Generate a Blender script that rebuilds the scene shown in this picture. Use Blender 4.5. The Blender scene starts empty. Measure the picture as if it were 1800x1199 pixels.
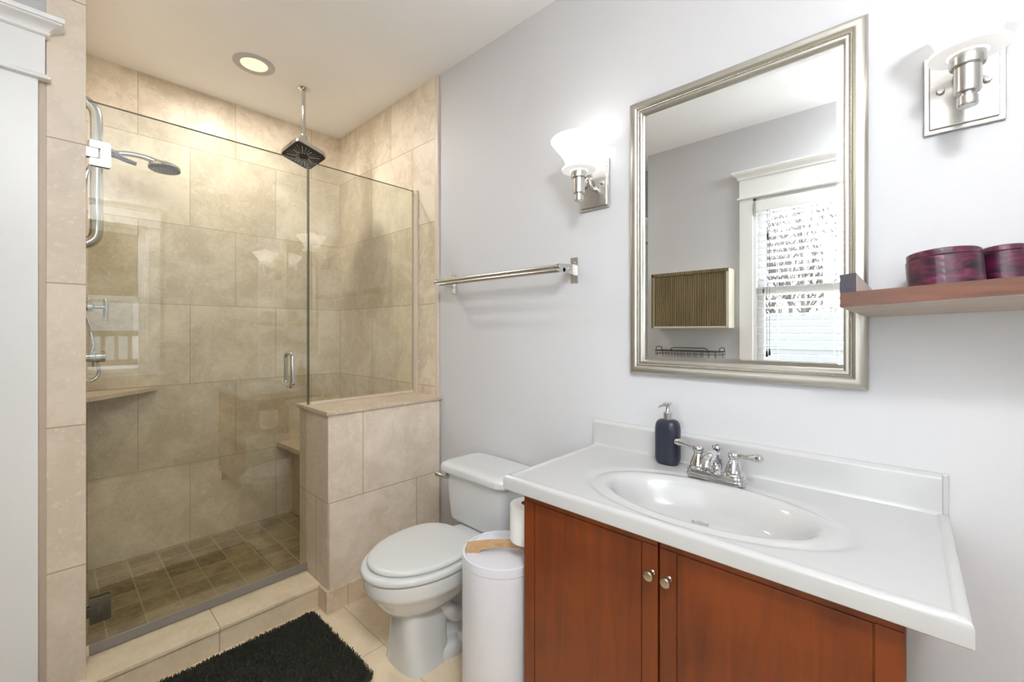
import bpy, bmesh, math, random
from mathutils import Vector, Matrix, Euler, noise

random.seed(7)
SC = bpy.context.scene
COL = SC.collection
PI = math.pi

# ------------------------------------------------------------------ camera, world, light, exposure
EYE = 1.27
cam_data = bpy.data.cameras.new('camera')
cam_data.sensor_width = 36.0
cam_data.lens = 753.8 / 1800 * 36.0
cam_data.shift_y = -17.3 / 1800
cam_data.clip_start = 0.02
cam = bpy.data.objects.new('camera', cam_data)
cam.location = (0, 0, EYE)
cam.rotation_euler = (PI / 2, 0, -math.radians(47.307))
COL.objects.link(cam)
SC.camera = cam

SC.view_settings.view_transform = 'Standard'
SC.view_settings.look = 'None'
SC.view_settings.gamma = 1.0
SC.view_settings.use_curve_mapping = False
SC.view_settings.exposure = 1.13
SC.cycles.max_bounces = 14
SC.cycles.diffuse_bounces = 7
SC.cycles.glossy_bounces = 8
SC.cycles.transmission_bounces = 8
SC.cycles.transparent_max_bounces = 16
SC.cycles.caustics_reflective = False
SC.cycles.caustics_refractive = False
SC.cycles.sample_clamp_indirect = 6.0

world = bpy.data.worlds.new('overcast_sky')
SC.world = world
world.use_nodes = True
wn = world.node_tree.nodes
wn['Background'].inputs['Color'].default_value = (0.87, 0.94, 1.0, 1)
wn['Background'].inputs['Strength'].default_value = 3.4

def lamp(name, kind, loc, energy, color=(1, 1, 1), size=0.1, rot=(0, 0, 0), size_y=None, portal=False, spot=None):
    d = bpy.data.lights.new(name, kind)
    d.energy = energy
    d.color = color
    if kind == 'AREA':
        d.size = size
        if size_y:
            d.shape = 'RECTANGLE'
            d.size_y = size_y
        d.cycles.is_portal = portal
    elif kind in ('POINT', 'SPOT'):
        d.shadow_soft_size = size
        if spot:
            d.spot_size = spot
            d.spot_blend = 1.0
    o = bpy.data.objects.new(name, d)
    o.location = loc
    o.rotation_euler = rot
    COL.objects.link(o)
    return o

# bright hazy sun, spread wide by thin cloud, from beyond the left window
sun = bpy.data.lights.new('hazy_sun', 'SUN')
sun.energy = 7.0
sun.angle = math.radians(110)
sun.color = (0.90, 0.95, 1.0)
sun_o = bpy.data.objects.new('hazy_sun', sun)
sun_o.rotation_euler = Vector((0.85, 0.10, -0.45)).to_track_quat('-Z', 'Y').to_euler()
COL.objects.link(sun_o)

SCONCE_W = 0.06
DOWNLIGHT_W = 6.6
FILL_DOWN_W = 10.5        # downward fill from the added, unseen ceiling fixture
FILL_SIDE_W = 11.5  # all-round fill from a bare point lamp added below it
# daylight enters through the two windows: portals aim the sky's samples at them
lamp('window_portal', 'AREA', (-0.50, 0.34, 1.52), 1, size=1.3, size_y=0.95, rot=(0, -PI / 2, 0), portal=True)
lamp('rear_window_portal', 'AREA', (0.23, -0.84, 1.52), 1, size=0.8, size_y=1.25, rot=(PI / 2, 0, 0), portal=True)

# ------------------------------------------------------------------ materials
def nt(name):
    m = bpy.data.materials.new(name)
    m.use_nodes = True
    n = m.node_tree.nodes
    return m, n, m.node_tree.links, n['Principled BSDF']

def plain(name, col, rough=0.5, metal=0.0, spec=0.5, bump=0.0, bscale=200.0, coat=0.0, trans=0.0):
    m, n, l, b = nt(name)
    b.inputs['Base Color'].default_value = (*col, 1)
    b.inputs['Roughness'].default_value = rough
    b.inputs['Metallic'].default_value = metal
    b.inputs['Specular IOR Level'].default_value = spec
    b.inputs['Coat Weight'].default_value = coat
    b.inputs['Coat Roughness'].default_value = 0.08
    # a little uneven tone so that no surface is perfectly flat
    tc = n.new('ShaderNodeTexCoord')
    ns = n.new('ShaderNodeTexNoise')
    ns.inputs['Scale'].default_value = 3.0 if bump == 0 else bscale
    ns.inputs['Detail'].default_value = 3.0
    l.new(tc.outputs['Object'], ns.inputs['Vector'])
    mx = n.new('ShaderNodeMix')
    mx.data_type = 'RGBA'
    l.new(ns.outputs['Fac'], mx.inputs['Factor'])
    mx.inputs['A'].default_value = (*[c * 0.975 for c in col], 1)
    mx.inputs['B'].default_value = (*[min(1, c * 1.025) for c in col], 1)
    l.new(mx.outputs['Result'], b.inputs['Base Color'])
    if bump:
        bp = n.new('ShaderNodeBump')
        bp.inputs['Strength'].default_value = bump
        bp.inputs['Distance'].default_value = 0.002
        l.new(ns.outputs['Fac'], bp.inputs['Height'])
        l.new(bp.outputs['Normal'], b.inputs['Normal'])
    return m

def brushed(name, col, rough, axis='Z'):
    m, n, l, b = nt(name)
    b.inputs['Metallic'].default_value = 1.0
    tc = n.new('ShaderNodeTexCoord')
    mp = n.new('ShaderNodeMapping')
    s = {'Z': (400, 400, 6), 'X': (6, 400, 400), 'Y': (400, 6, 400)}[axis]
    mp.inputs['Scale'].default_value = s
    ns = n.new('ShaderNodeTexNoise')
    ns.inputs['Scale'].default_value = 1.0
    l.new(tc.outputs['Object'], mp.inputs['Vector'])
    l.new(mp.outputs['Vector'], ns.inputs['Vector'])
    mr = n.new('ShaderNodeMapRange')
    mr.inputs['To Min'].default_value = rough * 0.75
    mr.inputs['To Max'].default_value = rough * 1.3
    l.new(ns.outputs['Fac'], mr.inputs['Value'])
    l.new(mr.outputs['Result'], b.inputs['Roughness'])
    b.inputs['Base Color'].default_value = (*col, 1)
    return m

def emit(name, col, strength):
    m, n, l, b = nt(name)
    b.inputs['Base Color'].default_value = (0.8, 0.8, 0.8, 1)
    b.inputs['Emission Color'].default_value = (*col, 1)
    b.inputs['Emission Strength'].default_value = strength
    return m

def travertine(name, axes, origin, bw, bh, off=0.5, ca=(0.75, 0.655, 0.515), cb=(0.55, 0.455, 0.325), grout=(0.42, 0.33, 0.22),
               rough=0.45, mortar=0.0022, vein=1.0, dirt=0.0, bumpy=0.15):
    """stone tiles laid in courses on the plane spanned by the two world axes"""
    m, n, l, b = nt(name)
    tc = n.new('ShaderNodeTexCoord')
    sp = n.new('ShaderNodeSeparateXYZ')
    l.new(tc.outputs['Object'], sp.inputs[0])
    cx = n.new('ShaderNodeCombineXYZ')
    for k in (0, 1):
        ad = n.new('ShaderNodeMath')
        ad.operation = 'SUBTRACT'
        l.new(sp.outputs[axes[k]], ad.inputs[0])
        ad.inputs[1].default_value = origin[k]
        l.new(ad.outputs[0], cx.inputs[k])
    br = n.new('ShaderNodeTexBrick')
    br.offset = off
    br.offset_frequency = 2
    br.squash = 1.0
    br.inputs['Scale'].default_value = 1.0
    br.inputs['Brick Width'].default_value = bw
    br.inputs['Row Height'].default_value = bh
    br.inputs['Mortar Size'].default_value = mortar
    br.inputs['Mortar Smooth'].default_value = 0.1
    br.inputs['Bias'].default_value = 0.0
    br.inputs['Color1'].default_value = (0, 0, 0, 1)
    br.inputs['Color2'].default_value = (1, 1, 1, 1)
    br.inputs['Mortar'].default_value = (0.5, 0.5, 0.5, 1)
    l.new(cx.outputs[0], br.inputs['Vector'])
    # cloudy stone figure
    n1 = n.new('ShaderNodeTexNoise')
    n1.inputs['Scale'].default_value = 6.5
    n1.inputs['Detail'].default_value = 10.0
    n1.inputs['Roughness'].default_value = 0.72
    n1.inputs['Distortion'].default_value = 0.45
    l.new(tc.outputs['Object'], n1.inputs['Vector'])
    n2 = n.new('ShaderNodeTexNoise')
    n2.inputs['Scale'].default_value = 38.0
    n2.inputs['Detail'].default_value = 5.0
    n2.inputs['Roughness'].default_value = 0.7
    l.new(tc.outputs['Object'], n2.inputs['Vector'])
    ad = n.new('ShaderNodeMath')
    ad.operation = 'MULTIPLY_ADD'
    l.new(n2.outputs['Fac'], ad.inputs[0])
    ad.inputs[1].default_value = 0.35
    n1s = n.new('ShaderNodeMath')
    n1s.operation = 'MULTIPLY_ADD'
    n1s.inputs[1].default_value = 1.45
    n1s.inputs[2].default_value = -0.225
    l.new(n1.outputs['Fac'], n1s.inputs[0])
    l.new(n1s.outputs[0], ad.inputs[2])
    ad2 = n.new('ShaderNodeMath')
    ad2.operation = 'MULTIPLY_ADD'
    l.new(br.outputs['Color'], ad2.inputs[0])
    ad2.inputs[1].default_value = 0.26
    l.new(ad.outputs[0], ad2.inputs[2])
    rp = n.new('ShaderNodeValToRGB')
    rp.color_ramp.elements[0].position = 0.62
    rp.color_ramp.elements[0].color = (*cb, 1)
    rp.color_ramp.elements[1].position = 1.05 if vein < 1 else 0.98
    rp.color_ramp.elements[1].color = (*ca, 1)
    l.new(ad2.outputs[0], rp.inputs['Fac'])
    last = rp.outputs['Color']
    # pale pits and veins
    n3 = n.new('ShaderNodeTexNoise')
    n3.inputs['Scale'].default_value = 60.0
    n3.inputs['Detail'].default_value = 2.0
    l.new(tc.outputs['Object'], n3.inputs['Vector'])
    r3 = n.new('ShaderNodeValToRGB')
    r3.color_ramp.elements[0].position = 0.60
    r3.color_ramp.elements[1].position = 0.70
    l.new(n3.outputs['Fac'], r3.inputs['Fac'])
    mv = n.new('ShaderNodeMath')
    mv.operation = 'MULTIPLY'
    mv.inputs[1].default_value = 0.5 * vein
    l.new(r3.outputs['Color'], mv.inputs[0])
    mp = n.new('ShaderNodeMix')
    mp.data_type = 'RGBA'
    l.new(mv.outputs[0], mp.inputs['Factor'])
    l.new(last, mp.inputs['A'])
    mp.inputs['B'].default_value = (0.82, 0.73, 0.60, 1)
    last = mp.outputs['Result']
    if dirt:
        n4 = n.new('ShaderNodeTexNoise')
        n4.inputs['Scale'].default_value = 2.6
        n4.inputs['Detail'].default_value = 4.0
        l.new(tc.outputs['Object'], n4.inputs['Vector'])
        r4 = n.new('ShaderNodeValToRGB')
        r4.color_ramp.elements[0].position = 0.42
        r4.color_ramp.elements[1].position = 0.62
        l.new(n4.outputs['Fac'], r4.inputs['Fac'])
        md = n.new('ShaderNodeMath')
        md.operation = 'MULTIPLY'
        md.inputs[1].default_value = dirt
        l.new(r4.outputs['Color'], md.inputs[0])
        mq = n.new('ShaderNodeMix')
        mq.data_type = 'RGBA'
        l.new(md.outputs[0], mq.inputs['Factor'])
        l.new(last, mq.inputs['A'])
        mq.inputs['B'].default_value = (*[c * 0.6 for c in cb], 1)
        last = mq.outputs['Result']
    mg = n.new('ShaderNodeMix')
    mg.data_type = 'RGBA'
    l.new(br.outputs['Fac'], mg.inputs['Factor'])
    l.new(last, mg.inputs['A'])
    mg.inputs['B'].default_value = (*grout, 1)
    l.new(mg.outputs['Result'], b.inputs['Base Color'])
    b.inputs['Roughness'].default_value = rough
    iv = n.new('ShaderNodeMath')
    iv.operation = 'MULTIPLY_ADD'
    l.new(br.outputs['Fac'], iv.inputs[0])
    iv.inputs[1].default_value = -1.0
    l.new(ad.outputs[0], iv.inputs[2])
    bp = n.new('ShaderNodeBump')
    bp.inputs['Strength'].default_value = bumpy
    bp.inputs['Distance'].default_value = 0.003
    l.new(iv.outputs[0], bp.inputs['Height'])
    l.new(bp.outputs['Normal'], b.inputs['Normal'])
    return m

def wood(name, ca, cb, scale=(30, 30, 2.2), rough=0.38, coat=0.06, patch=0.5):
    m, n, l, b = nt(name)
    tc = n.new('ShaderNodeTexCoord')
    mp = n.new('ShaderNodeMapping')
    mp.inputs['Scale'].default_value = scale
    l.new(tc.outputs['Object'], mp.inputs['Vector'])
    n1 = n.new('ShaderNodeTexNoise')
    n1.inputs['Scale'].default_value = 1.0
    n1.inputs['Detail'].default_value = 7.0
    n1.inputs['Roughness'].default_value = 0.65
    n1.inputs['Distortion'].default_value = 0.8
    l.new(mp.outputs['Vector'], n1.inputs['Vector'])
    n2 = n.new('ShaderNodeTexNoise')
    n2.inputs['Scale'].default_value = 4.0
    n2.inputs['Detail'].default_value = 3.0
    l.new(tc.outputs['Object'], n2.inputs['Vector'])
    ad = n.new('ShaderNodeMath')
    ad.operation = 'MULTIPLY_ADD'
    l.new(n2.outputs['Fac'], ad.inputs[0])
    ad.inputs[1].default_value = patch
    l.new(n1.outputs['Fac'], ad.inputs[2])
    rp = n.new('ShaderNodeValToRGB')
    rp.color_ramp.elements[0].position = 0.35 + patch * 0.3
    rp.color_ramp.elements[0].color = (*cb, 1)
    rp.color_ramp.elements[1].position = 0.65 + patch * 0.7
    rp.color_ramp.elements[1].color = (*ca, 1)
    l.new(ad.outputs[0], rp.inputs['Fac'])
    l.new(rp.outputs['Color'], b.inputs['Base Color'])
    b.inputs['Roughness'].default_value = rough
    b.inputs['Coat Weight'].default_value = coat
    b.inputs['Coat Roughness'].default_value = 0.15
    bp = n.new('ShaderNodeBump')
    bp.inputs['Strength'].default_value = 0.08
    bp.inputs['Distance'].default_value = 0.001
    l.new(n1.outputs['Fac'], bp.inputs['Height'])
    l.new(bp.outputs['Normal'], b.inputs['Normal'])
    return m

def pane_mat(name, tint, ior):
    """thin clear glass: straight-through transmission plus a mirror reflection on the outer faces"""
    m, n, l, b = nt(name)
    n.remove(b)
    tr = n.new('ShaderNodeBsdfTransparent')
    tr.inputs['Color'].default_value = (*tint, 1)
    gl = n.new('ShaderNodeBsdfGlossy')
    gl.inputs['Roughness'].default_value = 0.0
    gl.inputs['Color'].default_value = (1, 1, 1, 1)
    fr = n.new('ShaderNodeFresnel')
    fr.inputs['IOR'].default_value = ior
    ge = n.new('ShaderNodeNewGeometry')
    iv = n.new('ShaderNodeMath')
    iv.operation = 'SUBTRACT'
    iv.inputs[0].default_value = 1.0
    l.new(ge.outputs['Backfacing'], iv.inputs[1])
    mu = n.new('ShaderNodeMath')
    mu.operation = 'MULTIPLY'
    l.new(fr.outputs['Fac'], mu.inputs[0])
    l.new(iv.outputs[0], mu.inputs[1])
    mx = n.new('ShaderNodeMixShader')
    l.new(mu.outputs[0], mx.inputs['Fac'])
    l.new(tr.outputs[0], mx.inputs[1])
    l.new(gl.outputs[0], mx.inputs[2])
    l.new(mx.outputs[0], n['Material Output'].inputs['Surface'])
    return m

def burl(name):
    m, n, l, b = nt(name)
    tc = n.new('ShaderNodeTexCoord')
    mp = n.new('ShaderNodeMapping')
    mp.inputs['Scale'].default_value = (12, 12, 34)
    mp.inputs['Rotation'].default_value = (0.25, 0.2, 0)
    l.new(tc.outputs['Object'], mp.inputs['Vector'])
    n1 = n.new('ShaderNodeTexNoise')
    n1.inputs['Scale'].default_value = 1.6
    n1.inputs['Detail'].default_value = 6.0
    n1.inputs['Distortion'].default_value = 1.2
    l.new(mp.outputs['Vector'], n1.inputs['Vector'])
    rp = n.new('ShaderNodeValToRGB')
    e = rp.color_ramp.elements
    e[0].position = 0.36
    e[0].color = (0.014, 0.005, 0.016, 1)
    e[1].position = 0.80
    e[1].color = (0.24, 0.028, 0.065, 1)
    k = e.new(0.54)
    k.color = (0.085, 0.010, 0.036, 1)
    l.new(n1.outputs['Fac'], rp.inputs['Fac'])
    l.new(rp.outputs['Color'], b.inputs['Base Color'])
    b.inputs['Roughness'].default_value = 0.3
    b.inputs['Coat Weight'].default_value = 0.4
    return m

M = {}
M['wall'] = plain('grey_wall_paint', (0.60, 0.597, 0.608), 0.55, spec=0.35, bump=0.05, bscale=260)
M['ceil'] = plain('ceiling_paint', (0.92, 0.925, 0.935), 0.8, spec=0.2)
M['trim'] = plain('white_trim_paint', (0.86, 0.86, 0.845), 0.35)
T = 0.468
Z0 = 0.022
M['tile_back'] = travertine('travertine_back_wall', (0, 2), (0.341, Z0), 0.47, T, dirt=0.18)
M['tile_side'] = travertine('travertine_side_wall', (1, 2), (2.425, Z0), 0.47, T)
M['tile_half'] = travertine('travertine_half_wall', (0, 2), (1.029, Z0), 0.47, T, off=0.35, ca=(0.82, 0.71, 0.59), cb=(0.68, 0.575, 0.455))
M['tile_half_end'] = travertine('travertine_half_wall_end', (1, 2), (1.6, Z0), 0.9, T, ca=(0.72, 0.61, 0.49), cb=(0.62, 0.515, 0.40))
M['tile_jamb'] = travertine('travertine_jamb', (0, 2), (-0.2, Z0), 0.9, T, off=0.0, ca=(0.76, 0.655, 0.525), cb=(0.67, 0.565, 0.44))
M['tile_base'] = travertine('travertine_base_tile', (0, 2), (0.946, -0.3), 0.30, 0.8, off=0, ca=(0.70, 0.575, 0.415), cb=(0.60, 0.48, 0.33))
M['tile_curb'] = travertine('travertine_curb', (0, 2), (0.4625, -0.3), 0.47, 0.8, off=0, ca=(0.80, 0.67, 0.48), cb=(0.70, 0.57, 0.39))
M['tile_floor'] = travertine('travertine_floor', (0, 1), (0.926, 1.56), 0.42, 0.42, off=0, ca=(0.84, 0.71, 0.515), cb=(0.75, 0.61, 0.42), grout=(0.52, 0.43, 0.32))
M['tile_pan'] = travertine('tumbled_stone_shower_floor', (0, 1), (0.421, 2.867), 0.127, 0.125, off=0.0, ca=(0.34, 0.26, 0.135), cb=(0.15, 0.105, 0.048),
                          grout=(0.34, 0.275, 0.17), mortar=0.0035, vein=0.3, rough=0.4, dirt=0.3, bumpy=0.5)
M['stone'] = travertine('travertine_slab', (0, 1), (-5, -5), 20, 20, off=0, ca=(0.64, 0.53, 0.41), cb=(0.55, 0.44, 0.32))
M['stone_warm'] = travertine('travertine_bench', (0, 1), (-5, -5), 20, 20, off=0, ca=(0.55, 0.43, 0.29), cb=(0.45, 0.34, 0.215))
M['bullnose'] = plain('pale_tile_edge', (0.66, 0.56, 0.46), 0.4)
M['bull_dark'] = plain('beige_tile_edge', (0.50, 0.405, 0.315), 0.45)
M['glass'] = pane_mat('shower_glass', (0.92, 0.935, 0.90), 1.95)
M['window_glass'] = pane_mat('window_glass', (0.97, 0.98, 0.98), 1.4)
M['seal'] = plain('clear_vinyl_seal', (0.24, 0.22, 0.20), 0.3)
M['edge_glass'] = plain('glass_edge', (0.055, 0.065, 0.05), 0.3)
M['chrome'] = plain('chrome', (0.66, 0.66, 0.67), 0.06, metal=1.0)
M['chrome_soft'] = plain('satin_chrome', (0.60, 0.61, 0.62), 0.2, metal=1.0)
M['nickel'] = plain('brushed_nickel', (0.58, 0.565, 0.54), 0.24, metal=1.0)
M['hinge'] = plain('satin_nickel_hinge', (0.36, 0.345, 0.32), 0.26, metal=1.0)
M['nickel_z'] = brushed('brushed_nickel_turned', (0.62, 0.605, 0.58), 0.25, 'Z')
M['knob'] = plain('antique_nickel', (0.46, 0.40, 0.31), 0.3, metal=1.0)
M['champagne'] = plain('champagne_silver_frame', (0.54, 0.515, 0.46), 0.38, metal=1.0)
M['silver'] = plain('mirror_silvering', (0.90, 0.91, 0.90), 0.0, metal=1.0)
M['black_rub'] = plain('black_rubber', (0.012, 0.012, 0.013), 0.45)
M['grey_rub'] = plain('grey_plastic', (0.06, 0.06, 0.065), 0.4)
M['nozzle'] = plain('pale_nozzle', (0.65, 0.65, 0.63), 0.5)
M['porcelain'] = plain('white_porcelain', (0.66, 0.67, 0.675), 0.12, coat=0.3)
M['seat'] = plain('white_seat_plastic', (0.66, 0.67, 0.66), 0.25)
M['marble'] = plain('white_cultured_marble', (0.52, 0.517, 0.51), 0.13, coat=0.3)
M['cherry'] = wood('cherry_stained_wood', (0.190, 0.036, 0.003), (0.080, 0.012, 0.001), scale=(16, 16, 1.6), patch=0.8)
M['cherry_dark'] = plain('dark_cabinet_inside', (0.02, 0.008, 0.005), 0.6)
M['shelf_wood'] = wood('rustic_shelf_wood', (0.165, 0.058, 0.028), (0.055, 0.024, 0.016), scale=(25, 5, 40), rough=0.45, patch=0.7)
M['shelf_under'] = wood('unfinished_shelf_underside', (0.60, 0.52, 0.46), (0.46, 0.38, 0.33), scale=(60, 4, 10), rough=0.6, coat=0, patch=0.3)
M['char'] = plain('charred_end_grain', (0.045, 0.04, 0.052), 0.6, bump=0.4, bscale=90)
M['burl'] = burl('red_burl')
M['navy'] = plain('navy_matte_glaze', (0.019, 0.022, 0.040), 0.35)
M['mat'] = plain('dark_green_pile', (0.060, 0.060, 0.046), 0.95, spec=0.1)
M['bin'] = plain('white_bin_enamel', (0.70, 0.71, 0.76), 0.35)
M['oak'] = wood('pale_oak', (0.62, 0.40, 0.21), (0.44, 0.25, 0.11), scale=(8, 60, 60), rough=0.45, coat=0, patch=0.25)
M['paper'] = plain('white_tissue', (0.84, 0.84, 0.82), 0.9, spec=0.1, bump=0.15, bscale=300)
M['card'] = plain('cardboard', (0.35, 0.24, 0.15), 0.9)
M['shade'] = None
M['tambour'] = wood('olive_tambour_wood', (0.27, 0.205, 0.10), (0.12, 0.09, 0.040), scale=(60, 60, 2), rough=0.5, coat=0, patch=0.3)
M['cream'] = plain('cream_paint', (0.66, 0.63, 0.52), 0.5)
M['wire'] = plain('black_wire', (0.012, 0.016, 0.016), 0.4)
M['slat'] = plain('white_blind_slat', (0.86, 0.86, 0.86), 0.45)
M['ring'] = plain('grey_light_trim', (0.50, 0.49, 0.50), 0.4)
M['down'] = emit('warm_lens', (1.0, 0.80, 0.46), 0.42)
M['bark'] = plain('bare_bark', (0.15, 0.13, 0.12), 0.9)
M['roof'] = plain('grey_shingle', (0.10, 0.10, 0.10), 0.9, bump=0.5, bscale=40)
M['siding'] = plain('white_siding', (0.35, 0.35, 0.35), 0.7)
M['house'] = plain('pale_clapboard', (0.62, 0.63, 0.64), 0.8)
M['pale_pane'] = plain('grey_house_window', (0.30, 0.32, 0.34), 0.3)
M['lawn'] = plain('winter_lawn', (0.05, 0.045, 0.03), 0.95)
M['porch'] = wood('brown_porch_paint', (0.22, 0.14, 0.085), (0.14, 0.085, 0.05), scale=(30, 30, 30), rough=0.6, coat=0)
M['roller'] = plain('tan_porch_ceiling', (0.30, 0.24, 0.15), 0.8)

M['dome'] = emit('fill_glow_glass', (1.0, 0.98, 0.95), 1.5)  # glow of the added fill fixture

def shade_mat():
    m, n, l, b = nt('lit_frosted_glass')
    b.inputs['Base Color'].default_value = (0.92, 0.93, 0.94, 1)
    b.inputs['Roughness'].default_value = 0.3
    b.inputs['Emission Color'].default_value = (1.0, 0.985, 0.95, 1)
    tc = n.new('ShaderNodeTexCoord')
    sp = n.new('ShaderNodeSeparateXYZ')
    l.new(tc.outputs['Object'], sp.inputs[0])
    mr = n.new('ShaderNodeMapRange')       # the thick moulded foot of the glass passes less of the bulb's light
    mr.inputs['From Min'].default_value = 0.045
    mr.inputs['From Max'].default_value = 0.075
    mr.inputs['To Min'].default_value = 0.22
    mr.inputs['To Max'].default_value = 0.8
    l.new(sp.outputs[2], mr.inputs['Value'])
    l.new(mr.outputs['Result'], b.inputs['Emission Strength'])
    return m
M['shade'] = shade_mat()

# ------------------------------------------------------------------ mesh helpers
class MB:
    def __init__(self):
        self.v, self.f, self.mi = [], [], []
    def add(self, verts, faces, mi=0):
        o = len(self.v)
        self.v += [tuple(p) for p in verts]
        self.f += [tuple(i + o for i in fc) for fc in faces]
        self.mi += [mi] * len(faces)
        return self
    def box(self, x0, x1, y0, y1, z0, z1, bev=0.0, seg=2, mi=0):
        bm = bmesh.new()
        bmesh.ops.create_cube(bm, size=1.0)
        bmesh.ops.scale(bm, vec=(x1 - x0, y1 - y0, z1 - z0), verts=bm.verts)
        bmesh.ops.translate(bm, vec=((x0 + x1) / 2, (y0 + y1) / 2, (z0 + z1) / 2), verts=bm.verts)
        if bev:
            bmesh.ops.bevel(bm, geom=bm.edges[:], offset=bev, segments=seg, affect='EDGES', profile=0.5)
        self.bm(bm, mi)
        return self
    def bm(self, bm, mi=0):
        bm.verts.index_update()
        self.add([v.co[:] for v in bm.verts], [[v.index for v in f.verts] for f in bm.faces], mi)
        bm.free()
    def lathe(self, prof, c=(0, 0, 0), n=40, axis='Z', mi=0, mat=None, caps=True):
        vs, fs = [], []
        for r, h in prof:
            for k in range(n):
                a = 2 * PI * k / n
                p = {'Z': (r * math.cos(a), r * math.sin(a), h), 'X': (h, r * math.cos(a), r * math.sin(a)),
                     'Y': (r * math.sin(a), h, r * math.cos(a))}[axis]
                p = Vector(p)
                if mat is not None:
                    p = mat @ p
                vs.append((p.x + c[0], p.y + c[1], p.z + c[2]))
        for i in range(len(prof) - 1):
            for k in range(n):
                k2 = (k + 1) % n
                fs.append((i * n + k, i * n + k2, (i + 1) * n + k2, (i + 1) * n + k))
        if caps:
            if prof[0][0] > 1e-5:
                fs.append(tuple(range(n - 1, -1, -1)))
            if prof[-1][0] > 1e-5:
                fs.append(tuple((len(prof) - 1) * n + k for k in range(n)))
        return self.add(vs, fs, mi)
    def tube(self, pts, r, n=12, smooth=0, closed=False, caps=True, mi=0, flat=None):
        pts = [Vector(p) for p in pts]
        rs = list(r) if isinstance(r, (list, tuple)) else [r] * len(pts)
        if smooth:
            pts, rs = catmull(pts, rs, smooth, closed)
        m = len(pts)
        vs, fs = [], []
        t0 = (pts[1] - pts[0]).normalized()
        up = Vector((0, 0, 1)) if abs(t0.z) < 0.9 else Vector((1, 0, 0))
        nx = t0.cross(up).normalized()
        for i in range(m):
            if closed:
                t = (pts[(i + 1) % m] - pts[i - 1]).normalized()
            else:
                t = (pts[min(i + 1, m - 1)] - pts[max(i - 1, 0)]).normalized()
            nx = (nx - t * nx.dot(t)).normalized()
            ny = t.cross(nx)
            fx, fy = flat or (1, 1)
            for k in range(n):
                a = 2 * PI * k / n
                vs.append(pts[i] + (nx * math.cos(a) * fx + ny * math.sin(a) * fy) * rs[i])
        rng = m if closed else m - 1
        for i in range(rng):
            j = (i + 1) % m
            for k in range(n):
                k2 = (k + 1) % n
                fs.append((i * n + k, i * n + k2, j * n + k2, j * n + k))
        if caps and not closed:
            fs.append(tuple(range(n - 1, -1, -1)))
            fs.append(tuple((m - 1) * n + k for k in range(n)))
        return self.add(vs, fs, mi)
    def loft(self, rings, cap0=True, cap1=True, mi=0):
        n = len(rings[0])
        vs = [p for r in rings for p in r]
        fs = []
        for i in range(len(rings) - 1):
            for k in range(n):
                k2 = (k + 1) % n
                fs.append((i * n + k, i * n + k2, (i + 1) * n + k2, (i + 1) * n + k))
        if cap0:
            fs.append(tuple(range(n - 1, -1, -1)))
        if cap1:
            fs.append(tuple((len(rings) - 1) * n + k for k in range(n)))
        return self.add(vs, fs, mi)
    def prism(self, poly, a0, a1, axis='Z', mi=0):
        """polygon in the two other axes, pushed along axis"""
        def mk(p, a):
            return {'Z': (p[0], p[1], a), 'Y': (p[0], a, p[1]), 'X': (a, p[0], p[1])}[axis]
        return self.loft([[mk(p, a0) for p in poly], [mk(p, a1) for p in poly]], mi=mi)
    def sphere(self, c, r, n=16, sc=(1, 1, 1), mi=0):
        prof = []
        m = n // 2
        vs, fs = [], []
        for i in range(m + 1):
            t = PI * i / m
            for k in range(n):
                a = 2 * PI * k / n
                vs.append((c[0] + r * sc[0] * math.sin(t) * math.cos(a), c[1] + r * sc[1] * math.sin(t) * math.sin(a), c[2] + r * sc[2] * math.cos(t)))
        for i in range(m):
            for k in range(n):
                k2 = (k + 1) % n
                fs.append((i * n + k, (i + 1) * n + k, (i + 1) * n + k2, i * n + k2))
        return self.add(vs, fs, mi)

def catmull(pts, rs, sub, closed=False):
    out, ro = [], []
    m = len(pts)
    rng = m if closed else m - 1
    for i in range(rng):
        def g(j):
            return j % m if closed else max(0, min(m - 1, j))
        p0, p1, p2, p3 = (pts[g(i + d)] for d in (-1, 0, 1, 2))
        r1, r2 = rs[g(i)], rs[g(i + 1)]
        for s in range(sub):
            t = s / sub
            out.append(0.5 * ((2 * p1) + (p2 - p0) * t + (2 * p0 - 5 * p1 + 4 * p2 - p3) * t * t + (3 * p1 - p0 - 3 * p2 + p3) * t ** 3))
            ro.append(r1 + (r2 - r1) * t)
    if not closed:
        out.append(pts[-1])
        ro.append(rs[-1])
    return out, ro

def build(name, mb, mats, origin=(0, 0, 0), parent=None, sharp=35, recalc=True):
    me = bpy.data.meshes.new(name)
    ox, oy, oz = origin
    me.from_pydata([(x - ox, y - oy, z - oz) for x, y, z in mb.v], [], mb.f)
    if not isinstance(mats, (list, tuple)):
        mats = [mats]
    for m in mats:
        me.materials.append(m)
    if len(mats) > 1:
        me.polygons.foreach_set('material_index', mb.mi)
    if recalc:
        bm = bmesh.new()
        bm.from_mesh(me)
        bmesh.ops.remove_doubles(bm, verts=bm.verts, dist=1e-6)
        bmesh.ops.recalc_face_normals(bm, faces=bm.faces)
        bm.to_mesh(me)
        bm.free()
    me.polygons.foreach_set('use_smooth', [True] * len(me.polygons))
    me.set_sharp_from_angle(angle=math.radians(sharp))
    o = bpy.data.objects.new(name, me)
    COL.objects.link(o)
    if recalc:
        wnm = o.modifiers.new('weighted_normals', 'WEIGHTED_NORMAL')
        wnm.keep_sharp = True
    if parent:
        o.parent = parent
    else:
        o.location = origin
    return o

def tag(o, label=None, cat=None, group=None, kind=None):
    if label:
        o['label'] = label
    if cat:
        o['category'] = cat
    if group:
        o['group'] = group
    if kind:
        o['kind'] = kind
    return o

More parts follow.
